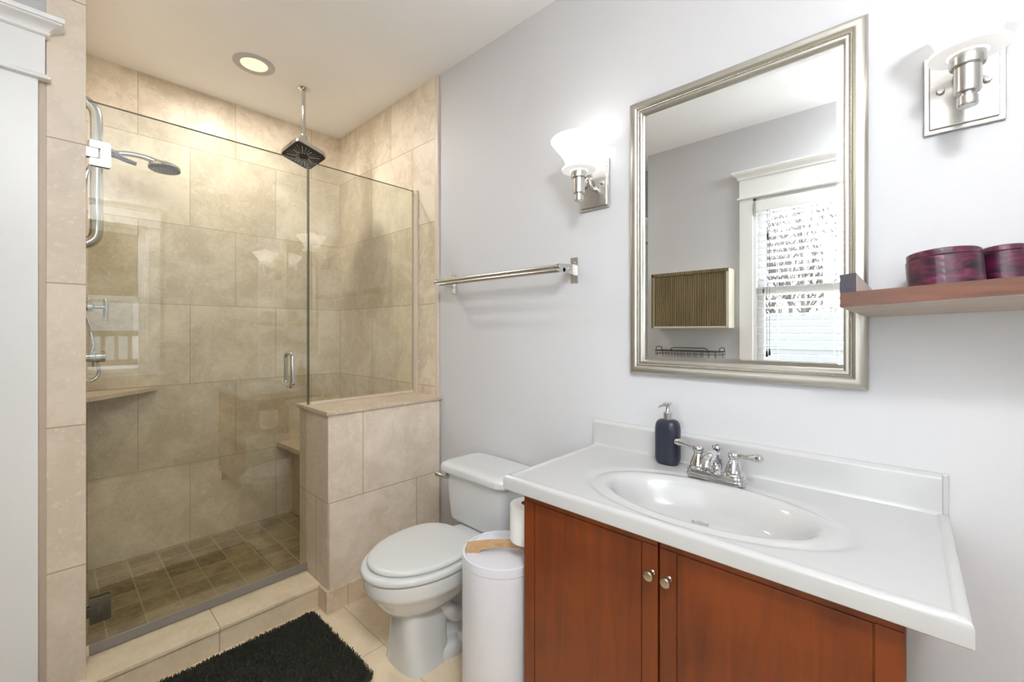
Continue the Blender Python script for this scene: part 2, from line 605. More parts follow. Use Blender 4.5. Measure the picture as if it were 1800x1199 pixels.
def struct(name, mb, mat, label=None, cat=None, parent=None, origin=(0, 0, 0), sharp=35):
    o = build(name, mb, mat, origin, parent, sharp)
    if not parent:
        tag(o, label, cat, kind='structure')
    return o

class Thing:
    def __init__(self, name, label, cat, loc, group=None):
        self.o = bpy.data.objects.new(name, None)
        self.o.empty_display_size = 0.05
        self.o.location = loc
        self.loc = loc
        COL.objects.link(self.o)
        tag(self.o, label, cat, group)
    def part(self, name, mb, mat, parent=None, label=None, sharp=35, recalc=True):
        o = build(name, mb, mat, self.loc, parent or self.o, sharp, recalc)
        if label:
            o['label'] = label
        return o

def copy_tree(o, parent=None):
    c = o.copy()
    COL.objects.link(c)
    if parent:
        c.parent = parent
    for ch in list(o.children):
        copy_tree(ch, c)
    return c

def rrect(x0, x1, y0, y1, r, n=6):
    pts = []
    for cx, cy, a0 in ((x1 - r, y1 - r, 0), (x0 + r, y1 - r, PI / 2), (x0 + r, y0 + r, PI), (x1 - r, y0 + r, 1.5 * PI)):
        for k in range(n + 1):
            a = a0 + (PI / 2) * k / n
            pts.append((cx + r * math.cos(a), cy + r * math.sin(a)))
    return pts

# ------------------------------------------------------------------ the room
XR, XL, YB, YR, ZC = 1.5, -0.365, 3.135, -0.70, 2.711
YF = 2.025            # face of the wall left of the shower
XJ = 0.0885           # shower-side face of that wall
YG = 2.16             # plane of the shower glass

struct('floor', MB().box(-1.0, XR + 0.1, YR, 2.01, -0.1, 0.0), M['tile_floor'], 'beige stone tile bathroom floor', 'floor')
struct('shower_floor', MB().box(XJ - 0.02, XR + 0.01, 2.2, YB + 0.05, -0.1, 0.02), M['tile_pan'], 'brown tumbled stone tile floor inside the shower', 'floor')
struct('ceiling', MB().box(-1.1, XR + 0.15, YR - 0.12, YB + 0.15, ZC, ZC + 0.1), M['ceil'], 'smooth white painted ceiling', 'ceiling')
struct('wall_right', MB().box(XR, XR + 0.12, YR - 0.12, YB + 0.12, -0.1, ZC), M['wall'], 'pale grey wall carrying mirror and wall lights', 'wall')
TR = 0.012
struct('wall_shower_right', MB().box(XR - TR, XR + 0.001, 1.966, YB, 0, ZC), M['tile_side'], 'beige stone tiles on the right wall of the shower', 'wall')
struct('trim_1', MB().box(XR - TR - 0.003, XR, 1.938, 1.966, 0.0, ZC, 0.004), M['bullnose'], 'pale stone edge strip where shower tile meets grey wall', 'trim')
struct('wall_back', MB().box(XJ - 0.2, XR + 0.1, YB, YB + 0.12, -0.1, ZC), M['tile_back'], 'beige stone tiled back wall of the shower', 'wall')
struct('wall_shower_left', MB().box(XJ - 0.05, XJ, YF + 0.0122, YB + 0.02, 0, ZC), M['tile_side'], 'beige stone tiles on the left wall of the shower', 'wall')
struct('wall_front', MB().box(-1.05, XJ - 0.051, YF + 0.012, YF + 0.13, 0, ZC), M['wall'], 'grey wall left of the shower behind the door trim', 'wall')
struct('wall_shower_end', MB().box(-0.002, XJ, YF, YF + 0.0121, 0, ZC, 0.001, 1), M['tile_jamb'], 'narrow strip of pale stone tile left of the shower door', 'wall')
struct('trim_2', MB().box(-0.0185, -0.002, YF - 0.001, YF + 0.0121, 0, 2.07), M['bull_dark'], 'thin beige edge strip beside the white door trim', 'trim')

# left wall with its window opening; an alcove opens beyond it
WY0, WY1, WZ0, WZ1 = -0.11, 0.794, 0.90, 2.195
wl = MB()
wl.box(XL - 0.12, XL, YR - 0.12, WY0, 0, ZC)
wl.box(XL - 0.12, XL, WY1, 1.62, 0, ZC)
wl.box(XL - 0.12, XL, WY0, WY1, 0, WZ0)
wl.box(XL - 0.12, XL, WY0, WY1, WZ1, ZC)
struct('wall_left', wl, M['wall'], 'grey wall with a window facing the mirror', 'wall')
struct('wall_alcove', MB().box(-1.05, XL - 0.12, 1.50, 1.62, 0, ZC).box(-1.12, -1.0, 1.5, YF + 0.13, 0, ZC), M['wall'], 'grey alcove wall beside the white door', 'wall')
RX0, RX1 = -0.15, 0.615
wr = MB()
wr.box(XL - 0.12, RX0, YR - 0.12, YR, 0, ZC)
wr.box(RX1, XR + 0.1, YR - 0.12, YR, 0, ZC)
wr.box(RX0, RX1, YR - 0.12, YR, 0, WZ0)
wr.box(RX0, RX1, YR - 0.12, YR, WZ1, ZC)
struct('wall_rear', wr, M['wall'], 'grey wall with a window behind the camera', 'wall')

# half wall beside the toilet, its stone cap, base tiles and the curb
PY0, PY1, PX0 = 1.923, 2.245, 0.86
hw = MB()
hw.box(PX0, XR - TR, PY0, PY1, 0, 0.888, 0.0015, 1)
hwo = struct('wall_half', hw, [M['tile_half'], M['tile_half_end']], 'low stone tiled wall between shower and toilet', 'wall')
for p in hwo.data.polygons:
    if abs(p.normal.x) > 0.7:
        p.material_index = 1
struct('trim_3', MB().box(PX0 - 0.012, XR - 0.002, PY0 - 0.014, PY1 + 0.012, 0.8885, 0.908, 0.004), M['stone'], 'pale stone cap slab on the low tiled wall', 'trim')
bs_ = MB().box(PX0 - 0.013, XR - 0.001, PY0 - 0.014, PY0 - 0.0005, 0, 0.10, 0.002, 1).box(PX0 - 0.0128, PX0 - 0.0005, PY0 - 0.0003, 1.999, 0, 0.0998, 0.001, 1)
struct('baseboard_half_wall', bs_, M['tile_base'], 'beige stone base tiles along the low wall', 'baseboard')
cb = MB().box(XJ - 0.03, PX0 - 0.001, 2.0, 2.235, -0.02, 0.084, 0.001, 1).box(XJ - 0.03, PX0 - 0.001, 1.992, 2.24, 0.0855, 0.103, 0.004)
struct('shower_curb', cb, M['tile_curb'], 'beige stone curb under the shower door', 'curb')
struct('baseboard_right', MB().box(XR - 0.014, XR, YR, 1.908, 0, 0.10, 0.003), M['trim'], 'white baseboard along the grey wall', 'baseboard')

# door with white trim left of the shower
def header(mb, axis, a0, a1, face, out, z, ends=True):
    """craftsman head: fillet, board and stepped crown; axis is the wall's run, face its plane, out = +-1 into the room"""
    def b(s, e, d, z0, z1, bev=0.002):
        lo, hi = sorted((face, face + out * d))
        if axis == 'X':
            mb.box(s, e, lo, hi, z0, z1, bev)
        else:
            mb.box(lo, hi, s, e, z0, z1, bev)
    b(a0 - 0.014, a1 + 0.014, 0.036, z, z + 0.016, 0.006)
    b(a0, a1, 0.022, z + 0.016, z + 0.140)
    rings = []
    for d, h in ((0.023, 0.1385), (0.030, 0.1395), (0.033, 0.143), (0.033, 0.148), (0.030, 0.150), (0.032, 0.155), (0.037, 0.162), (0.046, 0.168), (0.056, 0.172), (0.058, 0.174), (0.058, 0.178),
                 (0.063, 0.180), (0.064, 0.183), (0.064, 0.193), (0.062, 0.195)):
        s0, e0 = a0 - d + 0.022, a1 + d - 0.022
        f0, f1 = face, face + out * d
        pts = [(s0, f0), (e0, f0), (e0, f1), (s0, f1)]
        rings.append([(p, q, z + h) if axis == 'X' else (q, p, z + h) for p, q in pts])
    mb.loft(rings)

d1 = bpy.data.objects.new('door_1', None)
d1.location = (-0.36, YF, 0)
COL.objects.link(d1)
tag(d1, 'white door and trim at the left edge, beside the stone strip', 'door', kind='structure')
def dpart(name, mb, mat, parent=None):
    return build(name, mb, mat, (-0.36, YF, 0), parent or d1)
slab = MB().box(-0.86, -0.105, YF + 0.004, YF + 0.0118, 0.01, 2.05, 0.001, 1)
for (a, b_) in ((0.12, 0.95), (1.08, 1.95)):
    slab.box(-0.76, -0.51, YF - 0.004, YF + 0.006, a, b_, 0.006)
    slab.box(-0.45, -0.20, YF - 0.004, YF + 0.006, a, b_, 0.006)
ds = dpart('door_slab', slab, M['trim'])
dpart('knob', MB().lathe([(0.0, -0.06), (0.02, -0.058), (0.027, -0.045), (0.018, -0.03), (0.009, -0.02), (0.009, 0.0), (0.028, 0.0), (0.028, 0.006), (0, 0.006)],
                         (-0.80, YF + 0.002, 0.95), axis='Y'), M['nickel_z'], ds)
dpart('casing', MB().box(-0.104, -0.019, YF - 0.02, YF + 0.0119, 0, 2.07, 0.002).box(-0.945, -0.861, YF - 0.02, YF + 0.0119, 0, 2.07, 0.002), M['trim'])
hb = MB()
header(hb, 'X', -0.945, -0.004, YF - 0.001, -1, 2.062)
dpart('head_trim', hb, M['trim'])

# ------------------------------------------------------------------ windows
def window(name, axis, a0, a1, face, out, label):
    """double-hung window; wall face at `face`, room side = out"""
    loc = ((a0 + a1) / 2, face, WZ0) if axis == 'X' else (face, (a0 + a1) / 2, WZ0)
    root = bpy.data.objects.new(name, None)
    root.location = loc
    COL.objects.link(root)
    tag(root, label, 'window', kind='structure')
    def bx(mb, s, e, d0, d1, z0, z1, bev=0.002):
        lo, hi = sorted((face + out * d0, face + out * d1))
        if axis == 'X':
            mb.box(s, e, lo, hi, z0, z1, bev)
        else:
            mb.box(lo, hi, s, e, z0, z1, bev)
        return mb
    cs = MB()
    bx(cs, a0 - 0.083, a0, 0, 0.02, WZ0 - 0.02, WZ1)
    bx(cs, a1, a1 + 0.083, 0, 0.02, WZ0 - 0.02, WZ1)
    bx(cs, a0 - 0.083, a1 + 0.083, 0, 0.018, WZ0 - 0.12, WZ0 - 0.025)
    build('casing', cs, M['trim'], loc, root)
    hm = MB()
    header(hm, axis, a0 - 0.085, a1 + 0.085, face, out, WZ1)
    build('head_trim', hm, M['trim'], loc, root)
    build('sill', bx(MB(), a0 - 0.11, a1 + 0.11, -0.09, 0.05, WZ0 - 0.025, WZ0, 0.006), M['trim'], loc, root)
    jb = MB()
    bx(jb, a0, a0 + 0.018, -0.119, 0, WZ0, WZ1)
    bx(jb, a1 - 0.018, a1, -0.119, 0, WZ0, WZ1)
    bx(jb, a0, a1, -0.119, 0, WZ1 - 0.018, WZ1)
    build('jamb', jb, M['trim'], loc, root)
    zm = 1.555
    for nm, z0, z1, d in (('upper_sash', zm - 0.02, WZ1 - 0.019, -0.095), ('lower_sash', WZ0 + 0.001, zm + 0.02, -0.060)):
        s = MB()
        bx(s, a0 + 0.019, a0 + 0.062, d, d + 0.03, z0, z1)
        bx(s, a1 - 0.062, a1 - 0.019, d, d + 0.03, z0, z1)
        bx(s, a0 + 0.05, a1 - 0.05, d, d + 0.03, z0, z0 + 0.04)
        bx(s, a0 + 0.05, a1 - 0.05, d, d + 0.03, z1 - 0.04, z1)
        so = build(nm, s, M['trim'], loc, root)
        build('pane', bx(MB(), a0 + 0.06, a1 - 0.06, d + 0.012, d + 0.017, z0 + 0.035, z1 - 0.035, 0), M['window_glass'], loc, so)
    return root

window('window_1', 'Y', WY0, WY1, XL, 1, 'white double-hung window behind blinds, seen in the mirror')
window('window_2', 'X', RX0, RX1, YR, 1, 'white double-hung window behind the camera, reflected in the shower glass')

# blind on the left window
bl = Thing('window_blind', 'white slatted blind hanging in the window, seen in the mirror', 'blind', (XL - 0.01, (WY0 + WY1) / 2, 2.17))
bx0, bx1 = XL - 0.042, XL + 0.008
ya, yb = WY0 + 0.022, WY1 - 0.022
bl.part('valance', MB().box(bx0 + 0.003, bx1 + 0.022, ya - 0.002, yb + 0.002, 2.095, 2.172, 0.005), M['trim'])
sl = MB()
tilt = math.radians(14)
z = 2.07
while z > 0.99:
    for k in range(4):
        pass
    c, s = math.cos(tilt) * 0.024, math.sin(tilt) * 0.024
    mid = (bx0 + bx1) / 2
    prof = [(mid - c, z - s), (mid, z + 0.003), (mid + c, z + s)]
    poly = prof + [(x, zz - 0.0028) for x, zz in reversed(prof)]
    sl.prism(poly, ya, yb, 'Y')
    z -= 0.0455
bl.part('slats', sl, M['slat'])
bl.part('bottom_rail', MB().box(bx0, bx1, ya, yb, 0.935, 0.96, 0.004), M['slat'])
cd = MB()
for y in (ya + 0.12, (ya + yb) / 2, yb - 0.12):
    cd.tube([(bx1 + 0.001, y, 2.1), (bx1 + 0.001, y, 0.95)], 0.0011, 6)
    cd.tube([(bx0 - 0.001, y, 2.1), (bx0 - 0.001, y, 0.95)], 0.0011, 6)
bl.part('ladder_cords', cd, M['trim'])
for (y, zt) in ((0.700, 1.915), (0.706, 1.115), (0.690, 1.125)):
    cc = MB().tube([(bx1 + 0.012, y, 2.1), (bx1 + 0.012, y, zt)], 0.0013, 6)
    co = bl.part('pull_cord', cc, M['grey_rub'])
    bl.part('tassel', MB().lathe([(0, 0.024), (0.004, 0.022), (0.0075, -0.012), (0.006, -0.02), (0, -0.021)], (bx1 + 0.012, y, zt), 12), M['black_rub'], co)

# ------------------------------------------------------------------ shower glass, hinges, handle
def glass_slab(x0, x1, z0, z1):
    return MB().box(x0, x1, YG - 0.005, YG + 0.005, z0, z1)
dr = Thing('shower_door', 'frameless clear glass shower door with chrome loop handle', 'shower door', (0.098, YG, 0.11))
dr.part('glass_pane', glass_slab(0.099, 0.864, 0.132, 2.098), M['glass'])
ed = MB()
ed.box(0.8632, 0.8648, YG - 0.0051, YG + 0.0051, 0.134, 2.096)
dr.part('polished_edge', ed, M['edge_glass'])
dr.part('bottom_sweep', MB().box(0.102, 0.862, YG - 0.0075, YG + 0.0075, 0.106, 0.140, 0.002), M['seal'], label='grey clear vinyl sweep along the door bottom')
def hinge(zc):
    z0, z1 = zc - 0.045, zc + 0.045
    h = MB()
    for s in (-1, 1):
        ya_, yb_ = sorted((YG + s * 0.0055, YG + s * 0.0125))
        # C-shaped clamp plate, its mouth filled by the knuckle
        poly = [(0.1035, z0), (0.154, z0), (0.159, z0 + 0.005), (0.159, z1 - 0.005), (0.154, z1), (0.1035, z1), (0.1035, zc + 0.019), (0.131, zc + 0.019), (0.131, zc - 0.019), (0.1035, zc - 0.019)]
        h.prism(poly, ya_, yb_, 'Y')
    o = dr.part('hinge', h, M['hinge'])
    k = MB()
    k.box(XJ + 0.001, 0.1265, YG - 0.0128, YG - 0.0055, zc - 0.0175, zc + 0.0175, 0.0012)
    k.box(XJ + 0.001, 0.1265, YG + 0.0055, YG + 0.0128, zc - 0.0175, zc + 0.0175, 0.0012)
    k.box(XJ + 0.0004, XJ + 0.005, YG - 0.028, YG + 0.028, z0, z1, 0.0012)
    dr.part('knuckle', k, M['hinge'], o)
    return o
hinge(1.912)
hinge(0.262)
hx, hz0, hz1 = 0.779, 1.008, 1.166
hd = MB()
pts = []
for s, zz in ((-1, hz0), (-1, hz1), (1, hz1), (1, hz0)):
    pass
r = 0.028
ring = []
for cy, cz, a0 in ((YG - 0.042 + r, hz0 + r, PI), (YG + 0.042 - r, hz0 + r, 1.5 * PI), (YG + 0.042 - r, hz1 - r, 0), (YG - 0.042 + r, hz1 - r, PI / 2)):
    for k in range(7):
        a = a0 + PI / 2 * k / 6
        ring.append((hx, cy + r * math.cos(a), cz + r * math.sin(a)))
hd.tube(ring, 0.0088, 14, closed=True)
ho = dr.part('handle', hd, M['chrome'])
dr.part('screw', MB().lathe([(0, -0.0015), (0.003, -0.0015), (0.003, 0.001), (0, 0.001)], (hx + 0.002, YG - 0.0515, hz0 + 0.012), 10, 'Y'), M['black_rub'], ho)

fp = Thing('glass_panel', 'fixed clear glass panel standing on the low tiled wall', 'glass panel', (1.18, YG, 0.9085))
fp.part('glass_pane', glass_slab(0.871, XR - TR - 0.008, 0.9095, 2.102), M['glass'])
fp.part('polished_edge', MB().box(0.8695, 0.8712, YG - 0.0051, YG + 0.0051, 0.911, 2.10), M['edge_glass'])
fp.part('top_edge', MB().box(0.871, XR - TR - 0.008, YG - 0.0051, YG + 0.0051, 2.1005, 2.1025), M['edge_glass'])
dr.part('top_edge', MB().box(0.099, 0.864, YG - 0.0051, YG + 0.0051, 2.0965, 2.0985), M['edge_glass'])
fp.part('wall_channel', MB().box(XR - TR - 0.016, XR - TR - 0.0005, YG - 0.036, YG - 0.0055, 0.9088, 2.10, 0.002).box(XR - TR - 0.016, XR - TR - 0.0005, YG + 0.0055, YG + 0.012, 0.9088, 2.10, 0.002), M['bullnose'],
        label='pale strip where the glass meets the tile')
fp.part('base_channel', MB().box(0.873, XR - TR - 0.018, YG - 0.011, YG - 0.0055, 0.9085, 0.9215, 0.001), M['bullnose'])

# ------------------------------------------------------------------ inside the shower
# bench in the far right corner
bn = Thing('shower_bench', 'stone corner bench inside the shower behind the low wall', 'bench', (1.35, 2.9, 0.02))
bn.part('seat_slab', MB().prism([(1.054, YB - 0.001), (1.017, 2.62), (1.017, 2.50), (XR - TR - 0.001, 2.50), (XR - TR - 0.001, YB - 0.001)][:1] + [(XR - TR - 0.001, YB - 0.001), (XR - TR - 0.001, 2.50), (1.09, 2.50)], 0.492, 0.520), M['stone_warm'])
bn.part('body', MB().prism([(1.15, YB - 0.001), (XR - TR - 0.001, YB - 0.001), (XR - TR - 0.001, 2.54), (1.17, 2.54)], 0.0205, 0.4915), M['stone_warm'])
cs_ = MB().prism([(XJ + 0.001, YB - 0.001), (XJ + 0.001, 2.822), (0.128, 2.845), (0.43, YB - 0.001)], 0.934, 0.9545)
tag(build('corner_shelf', cs_, M['stone'], (XJ + 0.1, YB - 0.1, 0.934)), 'triangular stone shelf in the left back corner of the shower', 'shelf')

# ceiling rain head
rx, ry = 1.034, 2.638
rh = Thing('rain_shower_head', 'square chrome shower head hanging from the ceiling on a straight pipe', 'shower head', (rx, ry, ZC))
rh.part('flange', MB().lathe([(0, ZC - 0.001), (0.034, ZC - 0.001), (0.034, ZC - 0.004), (0.026, ZC - 0.010), (0.013, ZC - 0.016), (0, ZC - 0.016)], (rx, ry, 0), 32), M['chrome'])
rh.part('pipe', MB().lathe([(0, ZC - 0.012), (0.011, ZC - 0.012), (0.011, 2.42), (0, 2.42)], (rx, ry, 0), 24), M['chrome'])
rh.part('swivel', MB().lathe([(0, 2.435), (0.017, 2.435), (0.02, 2.425), (0.02, 2.412), (0.031, 2.408), (0.033, 2.398), (0.030, 2.388), (0.034, 2.38), (0.036, 2.366), (0.034, 2.352), (0.028, 2.345), (0.03, 2.33), (0, 2.33)], (rx, ry, 0), 32), M['chrome'])
hm_ = Matrix.Translation((1.034, 2.638, 2.322)) @ Euler((math.radians(-12.9), math.radians(12.2), math.radians(8.6))).to_matrix().to_4x4()
def tp(pts, z):
    return [(hm_ @ Vector((x, y, z)))[:] for x, y in pts]
H_ = 0.096
rim_ = MB().loft([tp(rrect(-a, a, -a, a, min(0.03, a * 0.6)), z_) for a, z_ in ((0.03, 0.022), (0.06, 0.020), (0.095, 0.012), (H_ - 0.002, 0.004), (H_, -0.002), (H_, -0.010), (H_ - 0.003, -0.0125), (H_ - 0.006, -0.0125))])
rp_ = rh.part('spray_plate', rim_, M['chrome'])
rh.part('black_face', MB().loft([tp(rrect(-a, a, -a, a, 0.026), z_) for a, z_ in ((H_ - 0.005, -0.0120), (H_ - 0.005, -0.0150), (H_ - 0.007, -0.0156))]), M['black_rub'], rp_, label='black rubber spray face')
nz = MB()
for k in range(24):
    a = 2 * PI * k / 24 + 0.13
    rmax = (H_ - 0.014) / max(abs(math.cos(a)), abs(math.sin(a)))
    if k % 3 == 0 or 4 < k < 8:
        rr = 0.030
        # a raised fin line
        p0, p1 = (hm_ @ Vector((0.03 * math.cos(a), 0.03 * math.sin(a), -0.0162))), (hm_ @ Vector((rmax * 0.86 * math.cos(a), rmax * 0.86 * math.sin(a), -0.0162)))
        nz.tube([p0, p1], 0.0016, 6)
    else:
        rr = 0.026 + (k % 2) * 0.006
        while rr < min(rmax, 0.115):
            p = hm_ @ Vector((rr * math.cos(a), rr * math.sin(a), -0.0168))
            nz.sphere(p, 0.0021, 6)
            rr += 0.0115
rh.part('nozzles', nz, M['nozzle'], rp_)

# wall rail with hand shower on the left shower wall
px, py_ = 0.155, 2.75
hs = Thing('hand_shower_set', 'chrome shower rail with hand shower, hose and round mixer on the left shower wall', 'shower', (XJ, py_, 1.66))
zt, zb = 2.322, 1.664
hs.part('rail', MB().tube([(XJ + 0.001, py_, zt), (XJ + 0.018, py_, zt), (XJ + 0.04, py_, zt - 0.012), (px - 0.006, py_, zt - 0.038), (px, py_, zt - 0.085), (px, py_, zt - 0.2),
                             (px, py_, zb + 0.2), (px, py_, zb + 0.085), (px - 0.006, py_, zb + 0.038), (XJ + 0.04, py_, zb + 0.012), (XJ + 0.018, py_, zb), (XJ + 0.001, py_, zb)], 0.0235, 20, smooth=6), M['chrome_soft'])
for zz in (zt, zb):
    hs.part('wall_flange', MB().lathe([(0, 0), (0.032, 0), (0.032, 0.006), (0.025, 0.009), (0, 0.009)], (XJ + 0.0005, py_, zz), 24, 'X'), M['chrome'])
ho_ = hs.part('holder', MB().tube([(px - 0.03, py_, 2.112), (px + 0.035, py_, 2.112)], 0.03, 16).tube([(px + 0.03, py_, 2.112), (px + 0.075, py_ - 0.004, 2.10)], [0.022, 0.016], 14).tube([(px + 0.05, py_ - 0.01, 2.098), (px + 0.10, py_ - 0.02, 2.082), (px + 0.135, py_ - 0.028, 2.072)], [0.010, 0.011, 0.009], 10), M['grey_rub'],
              label='dark grey sliding holder')
hs.part('handset', MB().tube([(px + 0.03, py_ + 0.004, 2.095), (px + 0.09, py_, 2.118), (px + 0.16, py_ - 0.004, 2.122), (px + 0.21, py_ - 0.006, 2.112), (px + 0.235, py_ - 0.006, 2.10)], [0.011, 0.013, 0.013, 0.016, 0.02], 14, smooth=5)
        .lathe([(0, 0.026), (0.02, 0.026), (0.05, 0.018), (0.064, 0.006), (0.066, -0.004), (0.06, -0.008), (0, -0.008)], (px + 0.245, py_ - 0.006, 2.092), 32), M['chrome_soft'])
hf = hs.part('spray_face', MB().lathe([(0.0, -0.0085), (0.064, -0.0085), (0.0645, -0.013), (0.058, -0.018), (0, -0.018)], (px + 0.245, py_ - 0.006, 2.092), 32), M['grey_rub'], label='dark grey spray face')
nb = MB()
for rr, cnt in ((0.015, 6), (0.03, 12), (0.045, 18)):
    for k in range(cnt):
        a = 2 * PI * k / cnt
        nb.sphere((px + 0.245 + rr * math.cos(a), py_ - 0.006 + rr * math.sin(a), 2.0738), 0.0022, 6)
hs.part('nozzles', nb, M['nozzle'], hf)
hs.part('hose', MB().tube([(px + 0.03, py_ + 0.006, 2.093), (px - 0.012, py_ + 0.02, 2.05), (px - 0.038, py_ + 0.03, 1.95), (px - 0.04, py_ + 0.03, 1.72), (px - 0.045, py_ + 0.02, 1.5), (px - 0.045, py_ + 0.01, 1.38), (px - 0.02, py_, 1.27), (px - 0.012, py_, 1.20), (px - 0.025, py_, 1.16),
                           (px - 0.045, py_, 1.12), (px - 0.05, py_, 1.08), (px - 0.03, py_, 1.045), (px - 0.002, py_, 1.055), (px + 0.008, py_, 1.09), (px - 0.006, py_, 1.135)], 0.0078, 10, smooth=8), M['chrome'])
# valves
vv = Thing('shower_valve', 'chrome shower valve with a T-shaped handle on the left shower wall', 'valve', (XJ, 2.83, 1.38))
vv.part('escutcheon', MB().lathe([(0, 0), (0.045, 0), (0.044, 0.006), (0.03, 0.012), (0, 0.012)], (XJ + 0.0005, 2.83, 1.385), 32, 'X'), M['chrome'])
vv.part('stem', MB().lathe([(0, 0.01), (0.018, 0.01), (0.018, 0.035), (0.024, 0.04), (0.024, 0.055), (0.010, 0.062), (0.010, 0.098), (0, 0.098)], (XJ, 2.83, 1.385), 24, 'X'), M['chrome'])
vv.part('lever', MB().tube([(XJ + 0.10, 2.83, 1.425), (XJ + 0.104, 2.83, 1.385), (XJ + 0.10, 2.83, 1.318)], [0.008, 0.011, 0.009], 12, smooth=4), M['chrome'])
mxo = hs.part('mixer_body', MB().lathe([(0, 0), (0.034, 0), (0.034, 0.008), (0.024, 0.012), (0.024, 0.06), (0.026, 0.062), (0.026, 0.092), (0.022, 0.096), (0, 0.096)], (XJ + 0.0005, 2.745, 1.152), 28, 'X'), M['chrome'])
hs.part('outlet', MB().lathe([(0, 0.0), (0.011, 0.0), (0.011, -0.03), (0, -0.03)], (px - 0.006, 2.745, 1.135), 16), M['chrome'], mxo)

# recessed ceiling light
dx, dy = 0.757, 2.592
dl = Thing('recessed_light', 'round recessed ceiling light glowing warm above the shower', 'ceiling light', (dx, dy, ZC))
prof = [(0.064, ZC - 0.003), (0.066, ZC - 0.006), (0.078, ZC - 0.010), (0.092, ZC - 0.0085), (0.1, ZC - 0.002), (0.1, ZC - 0.0005)]
dl.part('trim_ring', MB().lathe(prof, (dx, dy, 0), 48, caps=False), M['ring'])
dl.part('lens', MB().lathe([(0, ZC - 0.0035), (0.0645, ZC - 0.0035), (0.0645, ZC - 0.001), (0, ZC - 0.001)], (dx, dy, 0), 40), M['down'])
lamp('recessed_light_lamp', 'AREA', (dx, dy, ZC - 0.012), DOWNLIGHT_W, (1.0, 0.97, 0.93), 0.125).data.shape = 'DISK'

# ceiling fixture added out of view behind the camera, to brighten the room
lx, ly = -0.06, -0.36
cl = Thing('fill_light_fixture', 'added round white ceiling fixture, unseen fill light behind the camera', 'ceiling light', (lx, ly, ZC))
cl.part('canopy', MB().lathe([(0, ZC - 0.001), (0.165, ZC - 0.001), (0.165, ZC - 0.018), (0.158, ZC - 0.024), (0, ZC - 0.024)], (lx, ly, 0), 48), M['nickel_z'])
cl.part('fill_dome', MB().lathe([(0.155, ZC - 0.0245), (0.150, ZC - 0.045), (0.125, ZC - 0.072), (0.08, ZC - 0.090), (0, ZC - 0.097)], (lx, ly, 0), 48), M['dome'])
lamp('fill_down_lamp', 'AREA', (lx, ly, ZC - 0.105), FILL_DOWN_W, (0.95, 0.98, 1.0), 0.30).data.shape = 'DISK'
lamp('fill_side_lamp', 'POINT', (lx, ly, ZC - 0.28), FILL_SIDE_W, (0.95, 0.98, 1.0), 0.14)  # added fill lamp, hanging free in the air under the fixture

# ------------------------------------------------------------------ mirror
my0, my1, mz0, mz1 = 0.077, 0.768, 1.112, 2.119
mr_ = Thing('wall_mirror', 'tall rectangular mirror in a champagne silver frame above the sink', 'mirror', (XR, (my0 + my1) / 2, mz0))
prof = [(0.0, 0.0), (0.0, 0.012), (0.003, 0.017), (0.010, 0.023), (0.018, 0.0255), (0.026, 0.024), (0.031, 0.020), (0.0325, 0.0165), (0.034, 0.0185), (0.036, 0.0195),
        (0.038, 0.0185), (0.0395, 0.0165), (0.041, 0.0185), (0.047, 0.0185), (0.0505, 0.016), (0.0525, 0.0115), (0.0535, 0.006), (0.0535, 0.0)]
vs, fs = [], []
for w, h in prof:
    for (y, z_) in ((my0 + w, mz0 + w), (my1 - w, mz0 + w), (my1 - w, mz1 - w), (my0 + w, mz1 - w)):
        vs.append((XR - 0.0008 - h, y, z_))
np_ = len(prof)
for i in range(np_):
    j = (i + 1) % np_
    for k in range(4):
        k2 = (k + 1) % 4
        fs.append((i * 4 + k, i * 4 + k2, j * 4 + k2, j * 4 + k))
fr_ = mr_.part('frame', MB().add(vs, fs), M['champagne'], sharp=28)
# fine beading along the groove of the frame
bd = MB()
w = 0.0372
def bead_row(p, q):
    p, q = Vector(p), Vector(q)
    n_ = int((q - p).length / 0.0052)
    for i in range(n_):
        c = p + (q - p) * ((i + 0.5) / n_)
        bd.sphere(c[:], 0.0024, 6)
xx = XR - 0.0200
bead_row((xx, my0 + w, mz0 + w), (xx, my1 - w, mz0 + w))
bead_row((xx, my0 + w, mz1 - w), (xx, my1 - w, mz1 - w))
bead_row((xx, my0 + w, mz0 + w), (xx, my0 + w, mz1 - w))
bead_row((xx, my1 - w, mz0 + w), (xx, my1 - w, mz1 - w))
mr_.part('beading', bd, M['champagne'], fr_)
gy0, gy1, gz0, gz1 = my0 + 0.0525, my1 - 0.0525, mz0 + 0.0525, mz1 - 0.0525
bw_ = 0.016
vs = [(XR - 0.0060, y, z_) for y, z_ in ((gy0, gz0), (gy1, gz0), (gy1, gz1), (gy0, gz1))] + \
     [(XR - 0.0072, y, z_) for y, z_ in ((gy0 + bw_, gz0 + bw_), (gy1 - bw_, gz0 + bw_), (gy1 - bw_, gz1 - bw_), (gy0 + bw_, gz1 - bw_))] + \
     [(XR - 0.0025, y, z_) for y, z_ in ((gy0, gz0), (gy1, gz0), (gy1, gz1), (gy0, gz1))]
fs = [(4, 5, 6, 7)] + [(k, (k + 1) % 4, 4 + (k + 1) % 4, 4 + k) for k in range(4)] + [(8 + k, 8 + (k + 1) % 4, (k + 1) % 4, k) for k in range(4)] + [(11, 10, 9, 8)]
mr_.part('mirror_glass', MB().add(vs, fs), M['silver'], sharp=0.1)

